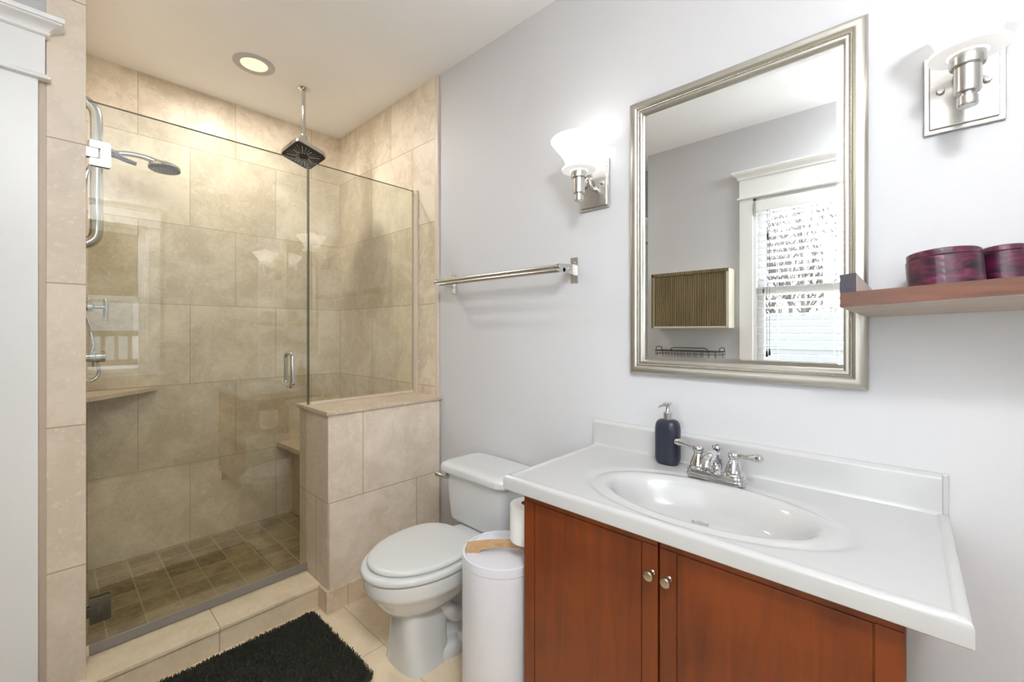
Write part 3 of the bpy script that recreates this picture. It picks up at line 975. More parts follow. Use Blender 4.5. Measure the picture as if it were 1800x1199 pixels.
# ------------------------------------------------------------------ wall lights
def make_sconce():
    y0 = 0.928
    zc = 1.854
    sx = 1.385
    t = Thing('wall_sconce', 'nickel wall light with lit glass shade, left of the mirror', 'wall light', (XR, y0, zc), 'pair of lit wall lights beside the mirror')
    pl = MB().box(XR - 0.009, XR - 0.0005, y0 - 0.069, y0 + 0.069, zc - 0.096, zc + 0.096, 0.003)
    pl.box(XR - 0.016, XR - 0.008, y0 - 0.059, y0 + 0.059, zc - 0.086, zc + 0.086, 0.003)
    b = t.part('backplate', pl, M['nickel'])
    for s in (-1, 1):
        t.part('screw_cap', MB().lathe([(0, -0.010), (0.0065, -0.009), (0.008, -0.006), (0.008, 0), (0, 0)], (XR - 0.0158, y0 + s * 0.039, zc + 0.002), 16, 'X'), M['nickel_z'], b)
    arm = MB().tube([(XR - 0.014, y0 - 0.012, zc - 0.012), (XR - 0.028, y0 - 0.012, zc - 0.022), (XR - 0.045, y0 - 0.010, zc - 0.012), (XR - 0.052, y0 - 0.006, zc + 0.008), (XR - 0.062, y0, zc + 0.016), (XR - 0.078, y0, zc + 0.004), (XR - 0.090, y0, zc - 0.016), (sx + 0.018, y0, zc - 0.026)], 0.0072, 12, smooth=6)
    arm.tube([(XR - 0.014, y0 + 0.012, zc + 0.030), (XR - 0.032, y0 + 0.012, zc + 0.022), (XR - 0.046, y0 + 0.008, zc + 0.004), (XR - 0.06, y0 + 0.004, zc - 0.012), (XR - 0.078, y0 + 0.002, zc - 0.006), (XR - 0.088, y0, zc + 0.014), (sx + 0.02, y0, zc + 0.022)], 0.0065, 12, smooth=6)
    t.part('scroll_arm', arm, M['nickel_z'])
    t.part('stem', MB().lathe([(0, zc + 0.030), (0.030, zc + 0.030), (0.030, zc + 0.006), (0.028, zc + 0.003), (0.0225, zc + 0.003), (0.0225, zc - 0.052), (0.0205, zc - 0.055), (0.013, zc - 0.055), (0.0125, zc - 0.062),
                              (0.0175, zc - 0.064), (0.018, zc - 0.082), (0.016, zc - 0.085), (0, zc - 0.085)], (sx, y0, 0), 36), M['nickel_z'])
    po = [(0.034, 0.030), (0.064, 0.033), (0.0655, 0.040), (0.055, 0.050), (0.052, 0.056), (0.054, 0.070), (0.062, 0.086), (0.075, 0.104), (0.089, 0.121), (0.101, 0.137), (0.1075, 0.146)]
    pi_ = [(r - 0.004, h + 0.0015) for r, h in reversed(po[3:])] + [(0.03, 0.048)]
    t.part('glass_shade', MB().lathe([(r, zc + h) for r, h in po + pi_], (sx, y0, 0), 48, caps=False), M['shade'], recalc=True)
    t.part('bulb', MB().lathe([(0, 0.105), (0.016, 0.101), (0.024, 0.088), (0.022, 0.074), (0.013, 0.058), (0.012, 0.031), (0, 0.031)], (sx, y0, zc), 20), M['bulb'])
    return t.o
M['bulb'] = emit('lit_bulb', (1.0, 0.96, 0.88), 4.0)
s1 = make_sconce()
s2 = copy_tree(s1)
s2.location.y = -0.098
s2['label'] = 'nickel wall light with lit glass shade, above the wooden shelf right of the mirror'
for k, y in enumerate((0.928, -0.098)):
    lamp('wall_sconce_lamp', 'POINT', (1.385, y, 1.985), SCONCE_W, (1.0, 0.98, 0.95), 0.05)

# ------------------------------------------------------------------ towel bar
tb = Thing('towel_bar', 'double brushed steel towel bar on the grey wall above the toilet', 'towel bar', (XR, 1.42, 1.525))
for y, inw in ((1.027, 1), (1.813, -1)):
    pl = tb.part('wall_plate', MB().box(XR - 0.003, XR - 0.0004, y - 0.018, y + 0.018, 1.472, 1.578, 0.0015), M['nickel'])
    for zz in (1.492, 1.558):
        tb.part('screw', MB().lathe([(0, -0.003), (0.004, -0.0025), (0.0058, 0), (0, 0)], (XR - 0.003, y, zz), 12, 'X'), M['chrome_soft'], pl)
    am = MB().prism([(XR - 0.003, 1.503), (XR - 0.003, 1.548), (XR - 0.05, 1.546), (XR - 0.115, 1.541), (XR - 0.128, 1.536), (XR - 0.134, 1.527), (XR - 0.130, 1.518), (XR - 0.118, 1.513), (XR - 0.05, 1.508)], y - 0.005, y + 0.005, 'Y')
    am.lathe([(0, -0.009), (0.006, -0.008), (0.006, 0), (0, 0)], (XR - 0.120, y - 0.004, 1.528), 14, 'Y')
    am.lathe([(0, -0.009), (0.004, -0.008), (0.004, 0), (0, 0)], (XR - 0.05, y - 0.004, 1.526), 14, 'Y')
    tb.part('bracket', am, M['nickel'])
for x, zz in ((XR - 0.120, 1.528), (XR - 0.080, 1.519)):
    tb.part('rail', MB().lathe([(0, 1.022), (0.0085, 1.022), (0.0085, 1.818), (0, 1.818)], (x, 0, zz), 20, 'Y'), M['nickel'])

# ------------------------------------------------------------------ vanity
CT = 0.82
CX0, CX1, CY0, CY1 = 0.96, XR - 0.001, -0.076, 0.923
ct = Thing('vanity_countertop', 'white moulded countertop with an oval basin on the cherry cabinet', 'countertop', (1.22, 0.42, 0.78))
BX, BY, BA, BB = 1.182, 0.405, 0.150, 0.264
def top_z(x, y):
    e = math.hypot((x - BX) / BA, (y - BY) / BB)
    z = CT
    d = min(x - CX0, y - CY0, CY1 - y)
    # raised no-drip lip
    if d < 0.026:
        k = min(1, max(0, (0.026 - d) / 0.009))
        k = k * k * (3 - 2 * k)
        z += 0.0038 * k
    if d < 0.012:
        k = max(0.0, (0.012 - d) / 0.012)
        z -= 0.012 * (1 - math.sqrt(max(0, 1 - k * k)))
    # swale and ridge around the bowl
    z -= 0.004 * math.exp(-((e - 1.20) / 0.07) ** 2)
    if e < 1.08:
        k = (1.08 - e) / 1.08
        s = min(1, (1.08 - e) / 0.34)
        s = s * s * (3 - 2 * s)
        z -= s * 0.012 + 0.108 * (1 - (e / 1.08) ** 2.4) * s
    return z
def axis_pts(a, b, n, dense0, dense1):
    pts = set()
    for i in range(n + 1):
        pts.add(round(a + (b - a) * i / n, 5))
    for d in (0.0015, 0.004, 0.007, 0.0095, 0.012, 0.017, 0.0205, 0.0235, 0.026):
        if dense0:
            pts.add(round(a + d, 5))
        if dense1:
            pts.add(round(b - d, 5))
    return sorted(pts)
gx = axis_pts(CX0, CX1, 190, True, False)
gy = axis_pts(CY0, CY1, 340, True, True)
tm = MB()
vs = [(x, y, top_z(x, y)) for x in gx for y in gy]
ny_ = len(gy)
fs = [(i * ny_ + j, (i + 1) * ny_ + j, (i + 1) * ny_ + j + 1, i * ny_ + j + 1) for i in range(len(gx) - 1) for j in range(ny_ - 1)]
# skirt
per = [(i, 0) for i in range(len(gx))] + [(len(gx) - 1, j) for j in range(1, ny_)] + [(i, ny_ - 1) for i in range(len(gx) - 2, -1, -1)] + [(0, j) for j in range(ny_ - 2, 0, -1)]
base = len(vs)
ins = 0.0
for (i, j) in per:
    vs.append((gx[i], gy[j], 0.783))
for (i, j) in per:
    vs.append((min(max(gx[i], CX0 + 0.003), CX1), min(max(gy[j], CY0 + 0.003), CY1 - 0.003), 0.780))
for (i, j) in per:
    vs.append((min(max(gx[i], CX0 + 0.05), CX1 - 0.05), min(max(gy[j], CY0 + 0.09), CY1 - 0.07), 0.7802))
n_ = len(per)
for k in range(n_):
    k2 = (k + 1) % n_
    a, b_ = per[k], per[k2]
    fs.append((a[0] * ny_ + a[1], b_[0] * ny_ + b_[1], base + k2, base + k))
    for lv in (0, 1):
        fs.append((base + lv * n_ + k, base + lv * n_ + k2, base + (lv + 1) * n_ + k2, base + (lv + 1) * n_ + k))
tm.add(vs, fs)
top_o = ct.part('basin_top', tm, M['marble'], sharp=50)
bsp = MB()
bsp.loft([[(x, y, z_) for x, z_ in ((XR - 0.001, 0.8185), (XR - 0.024, 0.8185), (XR - 0.0215, 0.824), (XR - 0.0205, 0.832), (XR - 0.0205, 0.905), (XR - 0.0195, 0.911), (XR - 0.0155, 0.9135), (XR - 0.013, 0.9138), (XR - 0.0115, 0.916), (XR - 0.009, 0.9185), (XR - 0.001, 0.9185))] for y in (CY0 + 0.014, CY1 - 0.0015)])
bsp.box(XR - 0.012, XR - 0.001, CY0 + 0.0015, CY0 + 0.0145, 0.8205, 0.9185, 0.0035, 3)
ct.part('backsplash', bsp, M['marble'], sharp=50)
dz = top_z(1.262, 0.435)
ct.part('drain', MB().lathe([(0, dz + 0.004), (0.006, dz + 0.0045), (0.017, dz + 0.002), (0.019, dz + 0.004), (0.023, dz + 0.004), (0.024, dz - 0.004), (0, dz - 0.004)], (1.262, 0.435, 0), 28), M['chrome'])

vc = Thing('vanity_cabinet', 'cherry brown two-door cabinet under the white countertop', 'cabinet', (1.24, 0.433, 0))
KX, KY0, KY1, KZ = 0.99, 0.002, 0.864, 0.7795
cb_ = MB()
cb_.box(KX + 0.018, XR - 0.0155, KY0, KY0 + 0.018, 0.0, KZ)
cb_.box(KX + 0.018, XR - 0.0155, KY1 - 0.018, KY1, 0.0, KZ)
cb_.box(KX + 0.018, XR - 0.0155, KY0 + 0.018, KY1 - 0.018, 0.09, 0.108)
cb_.box(KX + 0.07, KX + 0.085, KY0 + 0.018, KY1 - 0.018, 0.0, 0.09)
cb_.box(KX + 0.0185, KX + 0.034, KY0 + 0.018, KY1 - 0.018, KZ - 0.05, KZ)
vc.part('carcass', cb_, M['cherry'])
def door(y0, y1, kn_y, kn_x, stile_l, stile_r):
    d = MB()
    z0, z1 = 0.095, 0.7745
    d.box(KX + 0.004, KX + 0.0175, y0, y1, z0, z1, 0.0008, 1)                    # panel ground
    sw = 0.040
    d.box(KX, KX + 0.006, y0, y0 + sw, z0, z1 - 0.020, 0.0016, 2)                # stiles, a hair proud of the panel
    d.box(KX, KX + 0.006, y1 - sw, y1, z0, z1 - 0.020, 0.0016, 2)
    d.box(KX + 0.0004, KX + 0.006, y0 + sw + 0.0022, y1 - sw - 0.0022, z0, z1 - 0.022, 0.0016, 2)
    d.box(KX + 0.0002, KX + 0.006, y0, y1, z1 - 0.0192, z1, 0.0018, 2)
    o = vc.part('door', d, M['cherry'])
    k = MB().lathe([(0, -0.0265), (0.009, -0.0262), (0.0115, -0.0245), (0.012, -0.022), (0.010, -0.0185), (0.0055, -0.0165), (0.0045, -0.012), (0.0048, -0.003), (0.007, -0.0005), (0, -0.0005)], (KX, kn_y, 0.688), 28, 'X')
    vc.part('knob', k, M['knob'], o, label='small round antique nickel knob')
door(0.4395, KY1 - 0.001, 0.4530, 0, 0, 0)
door(KY0 + 0.001, 0.4345, 0.4120, 0, 0, 0)

# faucet
fa = Thing('basin_faucet', 'chrome two-handle faucet on the back rim of the basin', 'faucet', (1.385, 0.428, 0.82))
FX, FY, FZ = 1.378, 0.428, 0.8203
bp_ = MB().loft([[(x, y, FZ + h) for x, y in rrect(FX - 0.031 * s - 0.0, FX + 0.028 * s, FY - 0.085 * (1 - (1 - s) * 0.35), FY + 0.085 * (1 - (1 - s) * 0.35), 0.026 * s)] for s, h in ((1.0, 0.0), (1.0, 0.006), (0.97, 0.010), (0.93, 0.011), (0.90, 0.019), (0.86, 0.023), (0.7, 0.024))])
fa.part('base_plate', bp_, M['chrome'])
for s in (-1, 1):
    hy = FY + s * 0.0508
    hb_ = fa.part('handle', MB().lathe([(0, 0.018), (0.0275, 0.018), (0.0275, 0.026), (0.0245, 0.030), (0.0245, 0.036), (0.0215, 0.046), (0.0165, 0.060), (0.0125, 0.070), (0.0135, 0.073), (0.0165, 0.077), (0.0175, 0.083), (0.0155, 0.090), (0.009, 0.095), (0, 0.0965)], (FX, hy, FZ), 32), M['chrome'])
    dvec = Vector((0.18, s * 1.0, 0)).normalized() if s > 0 else Vector((-0.25, -1.0, 0)).normalized()
    p0 = Vector((FX, hy, FZ + 0.083))
    fa.part('lever', MB().tube([p0 + dvec * 0.008, p0 + dvec * 0.025 + Vector((0, 0, 0.002)), p0 + dvec * 0.045 + Vector((0, 0, 0.005)), p0 + dvec * 0.066 + Vector((0, 0, 0.007)), p0 + dvec * 0.078 + Vector((0, 0, 0.007)), p0 + dvec * 0.082 + Vector((0, 0, 0.007))],
                               [0.0078, 0.0066, 0.0085, 0.0125, 0.0105, 0.004], 16, smooth=5), M['chrome'], hb_)
fa.part('spout', MB().lathe([(0, 0.020), (0.021, 0.020), (0.021, 0.027), (0.018, 0.030), (0.018, 0.036), (0, 0.036)], (FX, FY, FZ), 28)
        .tube([(FX + 0.004, FY, FZ + 0.030), (FX + 0.001, FY, FZ + 0.050), (FX - 0.012, FY, FZ + 0.068), (FX - 0.036, FY, FZ + 0.077), (FX - 0.062, FY, FZ + 0.076), (FX - 0.080, FY, FZ + 0.067), (FX - 0.088, FY, FZ + 0.054)],
              [0.018, 0.020, 0.021, 0.019, 0.0165, 0.0150, 0.0125], 20, smooth=6), M['chrome'])
fa.part('lift_rod', MB().lathe([(0, 0.055), (0.012, 0.058), (0.0135, 0.066), (0.0095, 0.074), (0.0065, 0.078), (0.007, 0.083), (0.013, 0.088), (0.0155, 0.094), (0.0125, 0.101), (0.004, 0.105), (0, 0.1052)], (FX + 0.014, FY, FZ), 24), M['chrome'])

# soap bottle
SX, SY, SZ = 1.432, 0.600, 0.8202
sb = Thing('soap_dispenser', 'navy blue soap bottle with a silver pump beside the faucet', 'soap bottle', (SX, SY, SZ))
def brick_ring(hx_, hy_, r_, z_):
    return [(SX + x, SY + y, SZ + z_) for x, y in rrect(-hx_, hx_, -hy_, hy_, r_, 8)]
sb.part('bottle', MB().loft([brick_ring(a * 0.031, a * 0.0405, a * 0.026, z_) for a, z_ in ((0.72, 0.0), (0.86, 0.003), (0.955, 0.011), (1.0, 0.022), (1.0, 0.118), (0.965, 0.131), (0.88, 0.141), (0.72, 0.1475), (0.5, 0.1505), (0.36, 0.152))]), M['navy'], sharp=60)
pm = sb.part('pump', MB().lathe([(0, 0.150), (0.0150, 0.150), (0.0150, 0.173), (0.0135, 0.175), (0.0085, 0.176), (0.0065, 0.181), (0.0055, 0.195), (0.0075, 0.200), (0.010, 0.202), (0, 0.202)], (SX, SY, SZ), 24), M['chrome_soft'])
sb.part('nozzle', MB().lathe([(0, 0.200), (0.014, 0.2015), (0.0165, 0.2035), (0.0135, 0.206), (0, 0.2065)], (SX, SY, SZ), 24)
        .tube([(SX - 0.002, SY + 0.004, SZ + 0.199), (SX - 0.014, SY + 0.016, SZ + 0.1975), (SX - 0.022, SY + 0.024, SZ + 0.191)], [0.0042, 0.0038, 0.003], 10), M['chrome_soft'], pm)

# ------------------------------------------------------------------ toilet
TY = 1.42
tl = Thing('toilet', 'white two-piece toilet with the lid closed beside the low tiled wall', 'toilet', (1.15, TY, 0))
def egg(xf, xw, xb, hw, z_, nf=2.0, nb=2.6, ns=2.0, n=56, dy=0.0):
    pts = []
    for k in range(n):
        a = 2 * PI * k / n
        c, s = math.cos(a), math.sin(a)
        if c >= 0:
            x = xw - (xw - xf) * abs(c) ** (2 / nf)
            y = hw * math.copysign(abs(s) ** (2 / nf), s)
        else:
            x = xw + (xb - xw) * abs(c) ** (2 / nb)
            y = hw * math.copysign(abs(s) ** (2 / nb), s)
        pts.append((x, TY + dy + y, z_))
    return pts
bowl = MB()
# rim and bowl
bowl.loft([egg(0.80, 1.02, 1.25, 0.160, 0.366), egg(0.787, 1.02, 1.26, 0.176, 0.371), egg(0.779, 1.02, 1.265, 0.184, 0.367), egg(0.777, 1.02, 1.265, 0.186, 0.355), egg(0.781, 1.02, 1.262, 0.184, 0.325), egg(0.787, 1.02, 1.26, 0.179, 0.310),
           egg(0.800, 1.02, 1.25, 0.168, 0.300), egg(0.811, 1.02, 1.23, 0.158, 0.280), egg(0.830, 1.02, 1.21, 0.141, 0.250), egg(0.856, 1.02, 1.18, 0.117, 0.222), egg(0.90, 1.02, 1.15, 0.070, 0.203)])
# front pedestal with crisp corners
def ped(xf, xb, hw, z_, n_=3.2):
    return egg(xf, (xf * 0.55 + xb * 0.45), xb, hw, z_, nf=n_, nb=4.0)
bowl.loft([ped(0.895, 1.10, 0.082, 0.262), ped(0.893, 1.095, 0.086, 0.20), ped(0.893, 1.085, 0.097, 0.10), ped(0.892, 1.085, 0.108, 0.03), ped(0.89, 1.09, 0.114, 0.0)])
# trapway and back pedestal
bowl.loft([egg(0.98, 1.16, 1.44, 0.150, 0.356, 2, 4), egg(1.0, 1.17, 1.44, 0.135, 0.325, 2, 4), egg(1.02, 1.18, 1.435, 0.092, 0.29, 2, 4), egg(1.03, 1.2, 1.43, 0.072, 0.22, 2, 4), egg(1.03, 1.2, 1.42, 0.072, 0.10, 2, 4), egg(1.03, 1.2, 1.42, 0.080, 0.05, 2, 4), egg(1.02, 1.2, 1.42, 0.10, 0.0, 2, 4)])
for s in (-1, 1):
    bowl.tube([(1.03, TY + s * 0.062, 0.235), (1.07, TY + s * 0.068, 0.18), (1.13, TY + s * 0.07, 0.125), (1.20, TY + s * 0.07, 0.13), (1.27, TY + s * 0.07, 0.215), (1.33, TY + s * 0.07, 0.30)], [0.022, 0.028, 0.033, 0.034, 0.033, 0.03], 16, smooth=6)
# foot flange
bowl.loft([egg(0.96, 1.15, 1.40, 0.125, 0.0, 2.6, 5), egg(0.96, 1.15, 1.40, 0.125, 0.018, 2.6, 5), egg(0.97, 1.15, 1.40, 0.115, 0.040, 2.6, 5), egg(0.99, 1.15, 1.39, 0.09, 0.052, 2.6, 5)])
# tank deck
bowl.box(1.20, 1.46, TY - 0.105, TY + 0.105, 0.335, 0.3795, 0.012, 3)
bowl_o = tl.part('bowl', bowl, M['porcelain'], sharp=48)
for s in (-1, 1):
    tl.part('bolt_cap', MB().lathe([(0, 0.032), (0.010, 0.030), (0.0155, 0.022), (0.0165, 0.0), (0, 0.0)], (1.125, TY + s * 0.104, 0.040), 20), M['seat'], bowl_o)
seat = MB().loft([egg(0.80, 1.03, 1.20, 0.160, 0.3722), egg(0.776, 1.03, 1.205, 0.186, 0.3725), egg(0.768, 1.03, 1.208, 0.192, 0.378), egg(0.767, 1.03, 1.208, 0.193, 0.388), egg(0.771, 1.03, 1.206, 0.190, 0.396), egg(0.781, 1.03, 1.20, 0.180, 0.3995)])
tl.part('seat', seat, M['seat'], sharp=50)
lid = MB().loft([egg(0.810, 1.03, 1.198, 0.160, 0.400), egg(0.797, 1.03, 1.203, 0.172, 0.401), egg(0.793, 1.03, 1.205, 0.176, 0.406), egg(0.793, 1.03, 1.205, 0.176, 0.413), egg(0.797, 1.03, 1.204, 0.172, 0.4185), egg(0.810, 1.03, 1.195, 0.160, 0.4215), egg(0.87, 1.03, 1.15, 0.10, 0.4235)])
tl.part('lid', lid, M['seat'], sharp=50)
for s in (-1, 1):
    hg = MB()
    hg.lathe([(0, -0.022), (0.011, -0.021), (0.011, 0.021), (0, 0.022)], (1.213, TY + s * 0.075, 0.392), 16, 'Y')
    hg.box(1.20, 1.235, TY + s * 0.075 - 0.018, TY + s * 0.075 + 0.018, 0.379, 0.391, 0.004)
    tl.part('seat_hinge', hg, M['seat'])
tk = MB().loft([[(x, y, z_) for x, y in rrect(x0, 1.465, TY - h, TY + h, r_)] for x0, h, r_, z_ in
                ((1.315, 0.155, 0.03, 0.3798), (1.295, 0.172, 0.035, 0.386), (1.285, 0.180, 0.04, 0.40), (1.276, 0.187, 0.04, 0.50), (1.268, 0.194, 0.04, 0.612))])
tl.part('tank', tk, M['porcelain'], sharp=50)
tlid = MB().loft([[(x, y, z_) for x, y in rrect(x0, 1.482, TY - h, TY + h, r_)] for x0, h, r_, z_ in
                  ((1.262, 0.200, 0.04, 0.6125), (1.250, 0.210, 0.045, 0.615), (1.246, 0.214, 0.045, 0.622), (1.247, 0.213, 0.045, 0.642), (1.253, 0.207, 0.045, 0.6525), (1.268, 0.193, 0.04, 0.6575), (1.30, 0.165, 0.03, 0.659))])
tl.part('tank_lid', tlid, M['porcelain'], sharp=50)
lv = MB().lathe([(0, -0.012), (0.013, -0.012), (0.015, 0), (0, 0)], (1.2675, TY + 0.158, 0.595), 16, 'X')
lv.tube([(1.250, TY + 0.150, 0.595), (1.244, TY + 0.175, 0.595), (1.238, TY + 0.21, 0.599)], [0.009, 0.0085, 0.011], 12, smooth=3, flat=(0.6, 1))
tl.part('flush_lever', lv, M['chrome'], label='chrome flush lever')

# ------------------------------------------------------------------ waste bin, toilet roll on the cabinet side
WX, WY = 1.052, 1.015
wb = Thing('waste_bin', 'tall round white bin with a wooden lid handle between toilet and cabinet', 'bin', (WX, WY, 0))
R_ = 0.136
wb.part('body', MB().lathe([(0, 0.0), (R_ - 0.012, 0.0), (R_ - 0.004, 0.006), (R_, 0.02), (R_, 0.495), (R_ - 0.001, 0.500), (0, 0.500)], (WX, WY, 0), 72), M['bin'])
lid_ = wb.part('lid', MB().lathe([(R_ - 0.003, 0.5005), (R_ + 0.0005, 0.502), (R_ + 0.0005, 0.524), (R_ - 0.001, 0.529), (R_ - 0.006, 0.5305), (R_ - 0.010, 0.5285), (R_ - 0.013, 0.522), (0.05, 0.5205), (0, 0.5205)], (WX, WY, 0), 72), M['bin'])
th = math.radians(-47)
hdl = MB()
dirx, diry = math.cos(th), math.sin(th)
def hp(u, t, z_):
    return (WX + dirx * u - diry * t, WY + diry * u + dirx * t, z_)
L_ = R_ - 0.014
outl_top, outl_bot = [], []
for k in range(25):
    u = -L_ + 2 * L_ * k / 24
    outl_top.append((u, 0.5450 + 0.010 * (1 - (u / L_) ** 2)))
    ub = abs(u) / L_
    hbt = 0.5206 if ub > 0.66 else 0.5206 + 0.020 * (math.sqrt(max(0, 1 - (ub / 0.66) ** 2)) ** 0.9)
    outl_bot.append((u, hbt))
poly = outl_top + outl_bot[::-1]
hdl.loft([[hp(u, t, z_) for u, z_ in poly] for t in (-0.014, 0.014)])
wb.part('handle', hdl, M['oak'], lid_, label='pale wooden bar handle')

rl = Thing('toilet_roll', 'white toilet roll upright on the side of the cherry cabinet', 'toilet paper', (1.085, 0.931, 0.575))
RX_, RY_ = 1.083, 0.929
rl.part('paper', MB().lathe([(0.021, 0.577), (0.052, 0.577), (0.057, 0.580), (0.0585, 0.586), (0.0585, 0.690), (0.057, 0.6965), (0.052, 0.699), (0.021, 0.699), (0.021, 0.577)], (RX_, RY_, 0), 48, caps=False), M['paper'])
rl.part('core', MB().lathe([(0.021, 0.577), (0.0213, 0.6992), (0.0192, 0.6992), (0.0192, 0.577), (0.021, 0.577)], (RX_, RY_, 0), 32, caps=False), M['card'])
rk = Thing('toilet_roll_holder', 'upright peg holder under the toilet roll, fixed to the cabinet side', 'holder', (RX_, KY1, 0.57))
rk.part('plate', MB().box(RX_ - 0.02, RX_ + 0.02, KY1 + 0.0005, KY1 + 0.005, 0.545, 0.60, 0.002), M['nickel'])
rk.part('arm', MB().box(RX_ - 0.009, RX_ + 0.009, KY1 + 0.004, RY_ + 0.012, 0.5695, 0.5755, 0.002), M['nickel'])
rk.part('peg', MB().lathe([(0, 0.575), (0.010, 0.575), (0.010, 0.690), (0.006, 0.694), (0, 0.694)], (RX_, RY_, 0), 20), M['nickel_z'])

# ------------------------------------------------------------------ bath mat
mt = Thing('bath_mat', 'dark green-black shaggy bath mat on the floor before the shower', 'bath mat', (0.38, 1.69, 0.0))
mx0, mx1, my0_, my1_ = -0.05, 0.812, 1.425, 1.962
mt.part('backing', MB().loft([[(x, y, z_) for x, y in rrect(mx0 + i_, mx1 - i_, my0_ + i_, my1_ - i_, 0.03)] for i_, z_ in ((0.004, 0.0005), (0.0, 0.004), (0.002, 0.009), (0.008, 0.012))]), M['mat'])
pv, pf = [], []
rnd = random.Random(3)
outline_r = 0.03
for k in range(52000):
    x = rnd.uniform(mx0 + 0.001, mx1 - 0.001)
    y = rnd.uniform(my0_ + 0.001, my1_ - 0.001)
    cx = min(max(x, mx0 + outline_r), mx1 - outline_r)
    cy = min(max(y, my0_ + outline_r), my1_ - outline_r)
    if math.hypot(x - cx, y - cy) > outline_r:
        continue
    a = rnd.uniform(0, 2 * PI)
    w_ = rnd.uniform(0.0012, 0.0022)
    lean = 0.006
    n0 = noise.noise(Vector((x * 14, y * 14, 0)))
    h_ = 0.021 + 0.005 * n0 + rnd.uniform(-0.003, 0.003)
    tx = x + rnd.uniform(-lean, lean) + 0.004 * n0
    ty = y + rnd.uniform(-lean, lean)
    o_ = len(pv)
    ca, sa = math.cos(a) * w_, math.sin(a) * w_
    pv += [(x - ca, y - sa, 0.010), (x + ca, y + sa, 0.010), (tx + ca * 0.8, ty + sa * 0.8, h_), (tx - ca * 0.8, ty - sa * 0.8, h_)]
    pf.append((o_, o_ + 1, o_ + 2, o_ + 3))
pile = MB().add(pv, pf)
po_ = mt.part('pile', pile, M['mat'], recalc=False)
po_['kind'] = 'stuff'

# ------------------------------------------------------------------ wall shelf with two round boxes
ws = Thing('wall_shelf', 'rustic reddish wooden shelf on the wall right of the mirror', 'shelf', (XR, -0.2, 1.31))
# corner points of the underside: it hangs a little out of level, higher at the front and towards the right
A_ = Vector((XR - 0.0005, 0.078, EYE + 0.0375)); B_ = Vector((1.25, 0.116, EYE + 0.0550))
D_ = Vector((XR - 0.0005, -0.52, EYE + 0.061)); C_ = Vector((1.25, -0.52, EYE + 0.090))
tk_ = 0.034
def slab8(a, b, c, d, t):
    u = Vector((0, 0, t))
    return [a, b, c, d, a + u, b + u, c + u, d + u], [(0, 1, 2, 3), (7, 6, 5, 4), (0, 4, 5, 1), (1, 5, 6, 2), (2, 6, 7, 3), (3, 7, 4, 0)]
v8, f8 = slab8(A_, B_, C_, D_, tk_)
m_ = MB()
m_.add(v8, f8[1:], 0)
m_.add(v8, f8[:1], 1)
wsb = ws.part('board', m_, [M['shelf_wood'], M['shelf_under']])
up = Vector((0, 0, 1))
e = (C_ - B_).normalized() * 0.030
F0 = B_ + up * tk_
F1 = F0 + e
K0 = A_ + up * tk_
K1 = K0 + (D_ - A_).normalized() * 0.03
hR = 0.042
rail = MB()
mid0, mid1 = F0.lerp(K0, 0.55), F1.lerp(K1, 0.55)
rail.loft([[F0[:], (F0 + up * hR)[:], (F1 + up * hR)[:], F1[:]], [mid0[:], (mid0 + up * hR * 0.55)[:], (mid1 + up * hR * 0.55)[:], mid1[:]], [K0[:], (K0 + up * 0.010)[:], (K1 + up * 0.010)[:], K1[:]]])
ro = ws.part('end_rail', rail, M['shelf_under'])
off = Vector((-0.0012, 0, 0))
ws.part('charred_end', MB().loft([[(F0 + off)[:], (F0 + up * hR + off)[:], (F1 + up * hR + off)[:], (F1 + off)[:]], [(F0 - off)[:], (F0 + up * hR - off)[:], (F1 + up * hR - off)[:], (F1 - off)[:]]]), M['char'], ro, label='black charred end grain')

def shelf_top(x, y):
    fx = (XR - x) / 0.25
    yl = A_.y + (B_.y - A_.y) * fx
    t = (yl - y) / (yl + 0.52)
    za = A_.z + (B_.z - A_.z) * fx
    zd = D_.z + (C_.z - D_.z) * fx
    return za + (zd - za) * t + tk_
def round_box(x, y, r_, h_, lid_h, label):
    # stands square to the tilted board
    nrm = ((C_ - B_).cross(A_ - B_)).normalized()
    if nrm.z < 0:
        nrm = -nrm
    q = Vector((0, 0, 1)).rotation_difference(nrm).to_matrix()
    c = (x, y, shelf_top(x, y) + 0.0003)
    t = Thing('round_box', label, 'box', c, 'red burl round boxes on the wall shelf')
    t.part('body', MB().lathe([(0, 0), (r_ - 0.001, 0), (r_, 0.002), (r_, h_ - 0.001), (r_ - 0.001, h_), (0, h_)], c, 56, mat=q), M['burl'])
    t.part('lid', MB().lathe([(0, h_ + 0.0005), (r_ - 0.0035, h_ + 0.0005), (r_ - 0.002, h_ + 0.002), (r_ - 0.002, h_ + lid_h - 0.002), (r_ - 0.004, h_ + lid_h), (0, h_ + lid_h)], c, 56, mat=q), M['burl'])
    return t
round_box(1.392, -0.064, 0.0645, 0.078, 0.016, 'larger dark red round lidded box on the wall shelf')
round_box(1.437, -0.162, 0.038, 0.086, 0.014, 'smaller dark red round lidded box on the wall shelf, right of the larger one')

